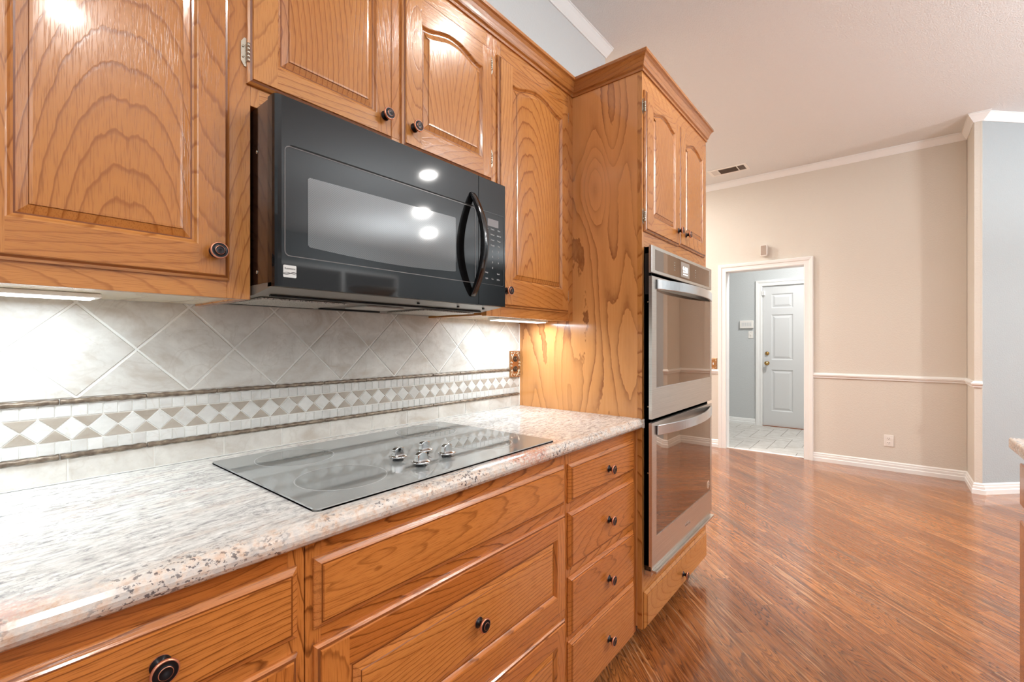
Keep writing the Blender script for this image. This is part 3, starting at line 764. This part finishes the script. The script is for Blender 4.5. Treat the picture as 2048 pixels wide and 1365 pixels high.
hinge(1.6465, 1.41, UF, d, 1); hinge(1.6465, 2.165, UF, d, 1)
# --- oak crown over the wall cabinets and the oven cabinet
OC = [(0, 2.270), (.005, 2.270), (.0065, 2.277), (.0045, 2.282), (.010, 2.286), (.012, 2.291), (.0145, 2.300), (.019, 2.312), (.025, 2.322), (.031, 2.3265), (.031, 2.3375), (0, 2.3375)]
cr = obj('crown_molding', MB().mould(neg(OC), [(-.62, UF), (XP-.0005, UF)], to_floor), CRN)
tag(cr, 'long oak crown molding running along the top of the wall cabinets', 'crown molding')

# --- oven cabinet
TFc = -.615; TY = -.629
t = thing('oven_cabinet', 'tall oak oven cabinet with patterned plywood side panel', 'cabinet', (2.1, -.3, .0))
XE = 2.508
part('side_panel', MB().box(XP, XP+.018, TFc+.019, -.0002, .098, 2.30), PLY, t, label='swirl-grained plywood side with one knot')
part('body', MB().box(XE-.018, XE, TFc+.019, -.0002, .098, 2.30).box(XP+.018, XE-.018, TFc+.02, -.0002, .098, .115).box(XP+.018, XE-.018, TFc+.02, -.0002, 1.60, 1.615).box(XP+.018, XE-.018, -.02, -.0002, .115, 1.6).box(XP+.018, XE-.018, TFc+.02, -.0002, .29, .30), WY, t)
face([(XP, XP+.019, .090, 2.30, 0), (XE-.019, XE, .090, 2.30, 0), (XP+.019, XE-.019, 1.588, 1.665, 1), (XP+.019, XE-.019, 2.17, 2.30, 1), (XP+.019, XE-.019, .225, .325, 1), (XP+.019, XE-.019, .090, .105, 1), (2.06, 2.10, 1.665, 2.17, 0)], TFc, t, [WV, WH], th=.019)
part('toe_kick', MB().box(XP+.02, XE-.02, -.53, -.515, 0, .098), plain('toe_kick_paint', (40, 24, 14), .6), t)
dl = part('door', rp_door((1.7035, 2.0755), (1.7737, 2.0205), (1.6470, 1.712, 2.14, 2.2), True, TY), [WV, WH, GRV], t); knob(2.054, 1.712, TY, dl)
hinge(1.7015, 2.135, TFc, dl, -1); hinge(1.7015, 1.705, TFc, dl, -1)
dr_ = part('door', rp_door((2.0845, 2.4700), (2.1550, 2.4070), (1.6530, 1.718, 2.14, 2.2), True, TY), [WV, WH, GRV], t); knob(2.155, 1.712, TY, dr_)
hinge(2.4745, 2.160, TFc, dr_, 1); hinge(2.4745, 1.705, TFc, dr_, 1)
dw = part('drawer', slab(1.7030, 2.4850, .089, .2335, TY), [WV, WH, GRV], t); knob(2.115, .147, TY, dw)
part('crown', MB().mould(neg(OC), [(XP, UF+.004), (XP, TFc), (XE, TFc), (XE, -.001)], to_floor, 0), [CRN, CRNY], t)

# --- double wall oven
t = thing('double_wall_oven', 'stainless double wall oven with a lit clock built into the oak cabinet', 'oven', (2.075, -.6, .318))
ox0, ox1 = 1.687, 2.462; OY = -.656
part('housing', MB().box(1.7135, 2.436, -.6435, -.05, .335, 1.5865).box(1.7135, 2.436, -.6435, -.6155, .318, 1.5865), BLK, t, .002)
part('side_rail', MB().box(1.7125, 1.7135, -.636, -.618, 1.40, 1.56), BLKS, t)
for z_ in (1.37, .70, .96): part('screw', MB().lathe([(.003, 0), (.003, .002)], (1.7135, -.63, z_), 'x', 8), NIC, t)
cp = part('control_panel', MB().box(ox0, ox1, OY, -.6437, 1.480, 1.587), SS, t, .002)
part('control_glass', MB().box(1.722, 2.417, OY-.0008, OY, 1.4925, 1.5735), OG, cp)
part('display_screen', MB().box(2.009, 2.118, OY-.0013, OY-.0008, 1.500, 1.566), LEDP, cp)
part('clock_digits', text_mb('9:50', .036, 2.063, 1.522, OY-.0016, align='CENTER', bold=.0008), LED, cp)
part('display_line', MB().box(2.035, 2.093, OY-.0018, OY-.0013, 1.511, 1.5145), LED, cp)
ICM = plain('grey_icon_print', (150, 142, 130), .4)
for bx in (1.925, 2.20):
    for k in range(4): part('touch_icon', MB().box(bx, bx+.010, OY-.0012, OY-.0008, 1.515+k*.011, 1.519+k*.011), ICM, cp)
def oven_door(z0, z1, g0, g1, hz, name='door'):
    m = MB(); gx0, gx1 = 1.7345, 2.440
    for b in ((ox0+.002, gx0, z0, z1), (gx1, ox1+.004, z0, z1), (gx0, gx1, z0, g0), (gx0, gx1, g1, z1)):
        m.box(b[0], b[1], OY, -.6437, b[2], b[3])
    d = part(name, m, SS, t)
    part('glass', MB().box(gx0, gx1, OY+.0006, OY+.004, g0, g1), OG, d, label='bronze mirrored glass')
    part('bright_edge', MB().box(gx0, gx1, OY-.0015, OY+.0006, g0-.0025, g0+.001), SSB, d)
    # arched handle: straight on its ends, bowed towards the room in the middle
    hm = MB(); n = 28; hx0, hx1 = 1.7305, 2.444; H = .0385; vs = []
    for k in range(n+1):
        u = k/n; x = hx0+(hx1-hx0)*u; bow = .006+.050*math.sin(math.pi*u)**.8; yo = OY-bow
        ti = .010
        vs += [(x, yo, hz), (x, yo, hz+H), (x, min(yo+ti, OY), hz+H), (x, min(yo+ti, OY), hz)]
    fs = []
    for k in range(n):
        for q in range(4): fs.append((k*4+q, k*4+(q+1) % 4, k*4+4+(q+1) % 4, k*4+4+q))
    fs += [(0, 1, 2, 3), (n*4+3, n*4+2, n*4+1, n*4)]
    hm.add(vs, fs, 0)
    hm.box(hx0, hx0+.012, OY-.008, OY, hz, hz+H).box(hx1-.012, hx1, OY-.008, OY, hz, hz+H)
    part('handle', hm, SSB, d, .0015, label='bright bowed bar handle')
    return d
du = oven_door(.9155, 1.4675, 1.0350, 1.4185, 1.4195)
dlw = oven_door(.3470, .9005, .4560, .8480, .8495)
part('badge', MB().lathe([(.020, 0), (.020, .0008), (.018, .0012), (0, .0012)], (2.408, OY+.0006, .492), 'y', 28), plain('round_sticker', (214, 178, 152), .4), dlw)
part('badge_mark', MB().mould([(-.0009, 0), (-.0009, .0008), (.0009, .0008), (.0009, 0)], [(2.408+.013*math.cos(a*.45), .492+.013*math.sin(a*.45)) for a in range(14)], lambda a, b, h: (a, OY-.0006-h, b))
     .box(2.402, 2.414, OY-.0014, OY-.0006, .488, .4895).box(2.404, 2.412, OY-.0014, OY-.0006, .495, .4965).box(2.4073, 2.4087, OY-.0014, OY-.0006, .484, .501), INK, dlw)
part('brand_mark', text_mb('Whirlpool', .0165, 2.094, .386, OY-.0005, align='CENTER', bold=.0004, shear=.25), CHR, dlw)
part('brand_swoosh', MB().mould([(-.0008, 0), (-.0008, .001), (.0008, .001), (.0008, 0)], [(2.100+.030*math.cos(R(a)), .391+.011*math.sin(R(a))) for a in range(-60, 200, 20)], lambda a, b, h: (a, OY-h, b)), CHR, dlw)
part('vent_trim', MB().box(ox0+.02, ox1+.004, OY-.012, -.6437, .318, .3275).box(ox0+.02, ox1+.004, -.650, -.6437, .3275, .346), SS, t, .0015)
part('corner_bracket', MB().box(1.7125, 1.7330, -.6437, -.6155, .300, .3175), SS, t)

# --- base cabinets
BF = -.590; BY = -.604
def base_cab(label, x0, x1, frame, loc):
    t = thing('base_cabinet', label, 'cabinet', loc)
    part('body', MB().box(x0+.0005, x0+.012, BF+.02, -.0002, .085, .873).box(x1-.012, x1-.0005, BF+.02, -.0002, .085, .873).box(x0+.012, x1-.012, BF+.02, -.0002, .085, .10).box(x0+.012, x1-.012, -.012, -.0002, .10, .873), BV, t)
    face([(x0+.0005, x0+.028, .077, .8735, 0), (x1-.028, x1-.0005, .077, .8735, 0)]+[(x0+.028, x1-.028, a, b, 1) for a, b in frame], BF, t, [BV, BH])
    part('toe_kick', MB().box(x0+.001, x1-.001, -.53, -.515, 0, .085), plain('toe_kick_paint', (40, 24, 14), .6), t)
    return t
t = base_cab('oak base cabinet under the left end of the counter, its drawer knob in view', -.62, .3715, [(.828, .8735), (.688, .730), (.077, .10)], (-.12, -.3, 0))
d = part('drawer', slab(-.010, .3575, .7215, .8405, BY), [BV, BH, GRV], t); knob(.171, .783, BY, d)
d = part('drawer', slab(-.60, -.030, .7215, .8405, BY), [BV, BH, GRV], t); knob(-.31, .783, BY, d)
d = part('door', rp_door((-.010, .3575), (.046, .298), (.085, .145, .635, .6975), False, BY), [BV, BH, GRV], t); knob(.02, .63, BY, d)
d = part('door', rp_door((-.60, -.030), (-.543, -.087), (.085, .145, .635, .6975), False, BY), [BV, BH, GRV], t); knob(-.05, .63, BY, d)
t = base_cab('wide oak base cabinet under the cooktop with panelled drawers', .3725, 1.1795, [(.828, .8735), (.685, .730), (.370, .408), (.077, .10)], (.776, -.3, 0))
part('false_front', slab(.3855, 1.1665, .7190, .8415, BY), [BV, BH, GRV], t)
def wide_drawer(z0, z1): return rp_door((.3855, 1.1675), (.4470, 1.1185), (z0, z0+.058, z1-.060, z1), False, BY, pv=1)
d = part('drawer', wide_drawer(.4005, .6920), [BV, BH, GRV], t); knob(.782, .549, BY, d)
d = part('drawer', wide_drawer(.086, .3750), [BV, BH, GRV], t); knob(.782, .235, BY, d)
t = base_cab('oak base cabinet with a stack of four knobbed drawers beside the ovens', 1.1805, XP-.0005, [(.828, .8735), (.680, .722), (.480, .518), (.284, .312), (.077, .09)], (1.43, -.3, 0))
for z0, z1, kz in ((.7150, .8360, .772), (.5115, .6870, .595), (.3045, .4870, .390), (.0790, .2895, .180)):
    d = part('drawer', slab(1.1900, 1.6560, z0, z1, BY), [BV, BH, GRV], t); knob(1.4365, kz, BY, d)
# --- granite countertop with bullnose
cm = MB(); prof = [(-.005, .8745), (-.578, .8745)]
for k in range(9):
    a = R(-90-180*k/8); prof.append((-.6035+.0200*math.cos(a)*1.0, .8945+.0200*math.sin(a)))
prof = [(y, z) for y, z in prof]; prof.append((-.0102, .9145))
prof[0] = (-.0102, .8745)
xa, xb = -.62, XP-.0006
vs = [(xa, y, z) for y, z in prof]+[(xb, y, z) for y, z in prof]; q = len(prof)
cm.add(vs, [(i, (i+1) % q, q+(i+1) % q, q+i) for i in range(q)]+[tuple(range(q)), tuple(range(2*q-1, q-1, -1))], 0)
# rounded little horn that laps the oven cabinet's edge
cm.box(XP-.0006, XP+.010, -.6225, -.6155, .8765, .9125)
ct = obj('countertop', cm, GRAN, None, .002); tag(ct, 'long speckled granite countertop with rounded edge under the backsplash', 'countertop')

# --- cooktop
t = thing('glass_cooktop', 'smoked glass electric cooktop set into the granite counter', 'cooktop', (.765, -.325, .9147))
cx0, cx1, cy0, cy1 = .394, 1.134, -.583, -.072
pts = rrect(cx0, cx1, cy0, cy1, .012, 5)
part('glass_top', MB().loops([(pts, .9147), (pts, .9175), (inset(pts, .0018), .9195)], to3=lambda x, z, y: (x, z, y)), COOK, t)
part('metal_rim', MB().mould([(-.0012, .9146), (-.0012, .9172), (0, .9178), (0, .9146)], pts[::-1], to_floor, closed=True), plain('dark_steel_rim', (60, 52, 50), .3, .7), t)
rings = [((.545, -.19), .092), ((.530, -.436), .095), ((.965, -.435), .095), ((.975, -.185), .098)]
for (bx, by), br in rings:
    rm = MB()
    circ = lambda r, n=56: [(bx+r*math.cos(2*math.pi*k/n), by+r*math.sin(2*math.pi*k/n)) for k in range(n)]
    z = .91955
    rm.loops([(circ(br), z-.0003), (circ(br), z+.0001), (circ(br-.0018), z+.0001)], [0, 0], cap=False, to3=lambda x, z_, y: (x, z_, y))
    rm.loops([(circ(br-.0018), z-.0001), (circ(br-.006), z)], 1, capm=1, to3=lambda x, z_, y: (x, z_, y))
    part('burner_zone', rm, [RING, COOKD], t)
for kx, ky in ((.693, -.414), (.779, -.410), (.695, -.499), (.794, -.480)):
    kb = part('dial', MB().lathe([(.010, 0), (.010, .006), (.021, .0075), (.0225, .0095), (.021, .0115), (.015, .0135), (0, .014)], (kx, ky, .9195), 'z', 32), CHR, t)
    # domed grip blade
    gm = MB(); n = 12; vs = []; w_, L_ = .0062, .0165; an = R(12)
    for s in (-1, 1):
        for k in range(n+1):
            u = -1+2*k/n; vs.append((u*L_, s*w_, .931)); vs.append((u*L_, s*w_*(1-.15*u*u), .9520-.0045*u*u))
    fs = []
    o_ = 2*(n+1)
    for k in range(n):
        fs.append((2*k, 2*k+2, 2*k+3, 2*k+1)); fs.append((o_+2*k+1, o_+2*k+3, o_+2*k+2, o_+2*k)); fs.append((2*k+1, 2*k+3, o_+2*k+3, o_+2*k+1))
    fs += [(0, 1, o_+1, o_), (2*n, o_+2*n, o_+2*n+1, 2*n+1)]
    vs = [(kx+x*math.cos(an)-y*math.sin(an), ky+x*math.sin(an)+y*math.cos(an), z) for x, y, z in vs]
    gm.add(vs, fs, 0)
    part('grip', gm, CHR, kb, .0012, root=t)
    part('collar', MB().lathe([(.0135, 0), (.0125, .0015), (.0105, .006)], (kx, ky, .9195), 'z', 24), BLKS, kb, root=t)

# --- over-the-range microwave
t = thing('microwave', 'black over-range microwave with curved handle under the oak cabinet', 'microwave', (.76, -.2, 1.323))
mx0, mx1, mz0, mz1 = .4025, 1.1165, 1.3245, 1.7125; MY = -.404
part('body', MB().box(mx0+.002, mx1-.002, -.368, -.0085, 1.334, mz1-.003), plain('brown_black_enamel', (52, 32, 24), .16, coat=.4), t)
for z_ in (1.615, 1.36): part('side_screw', MB().lathe([(.004, 0), (.004, .0015), (.002, .002)], (mx0+.002, -.315, z_), 'x', 12), NIC, t)
XS = .992      # split between door and control section
def faceplate(x0, x1):
    r0 = rect(x0, x1, mz0, mz1)
    return r0
# door: flat face with rounded left edge and a recessed outline
dpr = [(.4025, -.372), (.4025, -.392), (.4045, -.399), (.4090, -.4025), (.4160, MY), (XS-.0008, MY), (XS-.0008, -.372)]
dm = MB(); q = len(dpr); wz0, wz1 = mz0, mz1
dm.add([(x, y, wz0) for x, y in dpr]+[(x, y, wz1) for x, y in dpr], [(i, (i+1) % q, q+(i+1) % q, q+i) for i in range(q)]+[tuple(range(q)), tuple(range(2*q-1, q-1, -1))], 0)
md = part('door', dm, MWF, t)
o_ = rrect(.4225, .9780, 1.3880, 1.6120, .010, 5)
part('door_seam', MB().mould([(-.0009, 0), (-.0009, .0007), (.0009, .0007), (.0009, 0)], o_, lambda a, b, h: (a, MY-h, b), closed=True), plain('seam_highlight', (96, 90, 88), .3), md)
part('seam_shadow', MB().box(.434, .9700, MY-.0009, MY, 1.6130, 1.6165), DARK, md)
wn = [(.4710, 1.4100)]
nb = 14
bot = [(.474+(.895-.474)*k/nb, 1.412-.008*math.sin(math.pi*k/nb)) for k in range(nb+1)]
win = bot+[(.898, 1.414), (.898, 1.5635), (.895, 1.5655), (.474, 1.5595), (.470, 1.556), (.470, 1.416)]
part('window', MB().loops([(win, MY), (win, MY-.0008)]), MWG, md)
# badge with wave lines
bdx0, bdx1, bdz0, bdz1 = .4190, .4455, 1.3435, 1.3685
bd = part('badge', MB().loops([(rrect(bdx0, bdx1, bdz0, bdz1, .0022), MY), (rrect(bdx0, bdx1, bdz0, bdz1, .0022), MY-.0012)]), plain('silver_badge', (200, 198, 194), .35, .3), md)
part('lettering', text_mb('Kenmore', .0056, (bdx0+bdx1)/2, bdz1-.0085, MY-.0013, align='CENTER'), INK, bd, root=t)
wv = MB()
for A_, ph, th in ((.0016, 0, .0004), (-.0022, .6, .0009)):
    wv.mould([(-th, 0), (-th, .0003), (th, .0003), (th, 0)], [(bdx0+(bdx1-bdx0)*k/14, bdz0+.0085+A_*math.sin(k/14*math.pi*1.6+ph)) for k in range(15)], lambda a, b, h: (a, MY-.0012-h, b))
part('wave_lines', wv, INK, bd, root=t)
# control section
cs = part('control_section', MB().box(XS+.0008, mx1, MY, -.372, mz0, mz1), MWF, t, .0012)
part('control_outline', MB().mould([(-.0008, 0), (-.0008, .0007), (.0008, .0007), (.0008, 0)], rrect(1.0015, 1.1085, 1.3900, 1.6120, .006, 4), lambda a, b, h: (a, MY-h, b), closed=True), BLKS, cs)
part('display_screen', MB().box(1.032, 1.082, MY-.0008, MY, 1.5700, 1.5930), LCD, cs)
def addt(s, size, x, z, m=0):
    b = text_mb(s, size, x, z, MY-.0004, align='CENTER', th=.0002); part('key_label', b, LTXT, cs)
rowsz = 1.560
for r, labs in enumerate((('Popcorn', 'Potato', 'Pizza'), ('Cook', 'Reheat', 'Defrost'), ('Auto', 'Power', 'Timer'), ('Clock', 'Weight', 'Melt'))):
    for c, s in enumerate(labs): addt(s, .0062, 1.025+c*.030, rowsz-r*.0165)
for r, labs in enumerate((('1', '2', '3'), ('4', '5', '6'), ('7', '8', '9'), ('', '0', ''))):
    for c, s in enumerate(labs):
        if s: addt(s, .0085, 1.028+c*.027, 1.492-r*.0175)
for c, s in enumerate(('Stop', '', 'Start')):
    if s: addt(s, .0066, 1.028+c*.027, 1.424)
for c, s in enumerate(('Light', 'Fan', 'Hi/Lo')): addt(s, .0062, 1.028+c*.027, 1.406)
# handle: a bar arching towards the room
hm = MB(); n = 26; vs = []; zb, zt = 1.346, 1.654
for k in range(n+1):
    u = k/n; z = zb+(zt-zb)*u; pr = .0035+.055*math.sin(math.pi*u)**.85; w_ = .0095
    xo = .9655; yo = MY-pr; ti = .012+.004*math.sin(math.pi*u)
    vs += [(xo-w_, yo, z), (xo+w_, yo, z), (xo+w_, min(yo+ti, MY+.001), z), (xo-w_, min(yo+ti, MY+.001), z)]
fs = []
for k in range(n):
    for q in range(4): fs.append((k*4+q, k*4+(q+1) % 4, k*4+4+(q+1) % 4, k*4+4+q))
fs += [(0, 1, 2, 3), (n*4+3, n*4+2, n*4+1, n*4)]
hm.add(vs, fs, 0, None, True)
part('handle', hm, BLK, md, .002)
# underside: sloped lip, filters, lamp lens
um = MB()
um.add([(mx0, -.390, 1.3240), (mx1, -.390, 1.3240), (mx1, -.330, 1.3160), (mx0, -.330, 1.3160), (mx0, -.300, 1.3120), (mx1, -.300, 1.3120), (mx1, -.012, 1.3100), (mx0, -.012, 1.3100),
        (mx0, -.390, 1.333), (mx1, -.390, 1.333), (mx1, -.012, 1.333), (mx0, -.012, 1.333)],
       [(0, 1, 2, 3), (3, 2, 5, 4), (4, 5, 6, 7), (0, 8, 9, 1), (8, 11, 10, 9), (0, 3, 4, 7, 11, 8), (1, 9, 10, 6, 5, 2), (7, 6, 10, 11)], 0)
us = part('underside', um, GREASE, t)
part('grease_filter', MB().box(.425, .635, -.285, -.10, 1.3065, 1.3100), FILT, us, root=t)
part('grease_filter', MB().box(.885, 1.095, -.285, -.10, 1.3065, 1.3100), FILT, us, root=t)
part('lamp_lens', MB().box(.70, .82, -.27, -.16, 1.3065, 1.3105), plain('frosted_lens', (170, 166, 158), .3), us, root=t)
part('vent_slot', MB().box(.43, 1.09, -.322, -.312, 1.3105, 1.3140).box(.43, .64, -.095, -.085, 1.306, 1.3100).box(.66, .86, -.095, -.085, 1.306, 1.3100), DARK, us, root=t)
for x_ in (.80, .95, 1.06): part('screw', MB().lathe([(.004, -.004), (.004, .0)], (x_, -.36, 1.3195), 'z', 10), DARK, us, root=t)

# --- under-cabinet lights
def undercab(x0, x1, label, power, z=1.306, y=-.135):
    t = thing('under_cabinet_light', label, 'light', ((x0+x1)/2, y, z-.012), 'under-cabinet lights')
    part('housing', MB().box(x0, x1, y-.03, y+.03, z-.009, z-.0003), PLW, t, .002)
    part('lens', MB().box(x0+.01, x1-.01, y-.025, y+.025, z-.0115, z-.009), LENS, t, .001)
    lamp('under_cabinet_glow', (0, 0, -.002), (0, 0, 0), x1-x0-.02, power, (.76, .90, 1.0), sy=.045, parent=t)
undercab(-.38, .18, 'slim white light bar under the left wall cabinet', 2.9)
undercab(1.32, 1.65, 'slim white light bar under the tall narrow wall cabinet', 2.5, 1.308, -.17)

# --- recessed ceiling lights: some read off reflections, the last ones added as fill
for i, (x, y, pw) in enumerate(((1.85, -1.31, 9), (.38, -2.79, 12), (3.26, -3.31, 34), (4.11, -4.44, 34), (4.99, -5.34, 30), (-1.2, -1.5, 8), (3.3, 1.0, 36), (4.6, 1.2, 36))):
    t = thing('recessed_ceiling_light', 'round recessed ceiling light out of view, some of the set added as fill', 'light', (x, y, CZ), 'recessed ceiling lights')
    part('trim_ring', MB().lathe([(.095, 0), (.095, .004), (.075, .006), (.070, .0)], (x, y, CZ-.0065), 'z', 32), PLW, t)
    part('lens', MB().lathe([(.068, 0), (.068, .003), (0, .003)], (x, y, CZ-.0085), 'z', 28), LENSC, t)
    lamp('ceiling_lamp', (0, 0, -.012), (0, 0, 0), .13, pw*1.3, (1, .97, .93), shape='DISK', parent=t)
# unseen uplighters added as fill, bounced off the ceiling
for x, y, pw in ((2.9, -3.8, 38), (4.4, -5.4, 75), (7.2, -5.6, 36), (-1.9, -4.6, 66), (-.9, -2.9, 40)):
    t = thing('fill_floor_lamp', 'slender uplighter added out of view to bounce fill off the ceiling', 'lamp', (x, y, 0), 'added fill uplighters')
    part('base', MB().lathe([(.14, 0), (.14, .015), (.02, .03), (0, .03)], (x, y, 0), 'z', 28), BLKS, t)
    part('pole', MB().lathe([(.012, .02), (.012, 1.72)], (x, y, 0), 'z', 12), BLKS, t)
    part('lamp_shade', MB().lathe([(.02, 1.66), (.14, 1.70), (.26, 1.80), (.255, 1.80), (.13, 1.72), (0, 1.71)], (x, y, 0), 'z', 28), PLW, t)
    lamp('fill_uplight', (0, 0, 1.785), (R(180), 0, 0), .42, pw*2.1, (.88, .95, 1), shape='DISK', parent=t)
# hall ceiling light
t = thing('hall_ceiling_light', 'round white flush ceiling light inside the hall', 'light', (6.35, -.8, CZ))
part('shade', MB().lathe([(.15, 0), (.15, .03), (.12, .045), (0, .05)], (6.35, -.8, CZ-.052), 'z', 32), LENS, t)
lamp('hall_lamp', (0, 0, -.07), (0, 0, 0), .25, HALL_LIGHT*1.0, (1, .985, .96), shape='DISK', parent=t)

# --- island at the right edge
t = thing('island_cabinet', 'oak kitchen island whose edge shows at the right border', 'cabinet', (1.4, -2.1, 0))
part('body', MB().box(.55, 2.130, -2.55, -1.690, .09, .868), BV, t)
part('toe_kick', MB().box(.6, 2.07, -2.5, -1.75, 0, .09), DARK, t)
part('door', MB().box(1.55, 2.1295, -1.690, -1.676, .105, .65), BV, t, .003)
part('drawer', MB().box(1.55, 2.1295, -1.690, -1.676, .70, .83), BV, t, .003)
o = obj('countertop', MB().box(.52, 2.160, -2.58, -1.656, .8685, .904), GRAN, None, .006, seg=3)
tag(o, 'granite island countertop whose corner pokes in at the right edge', 'countertop')
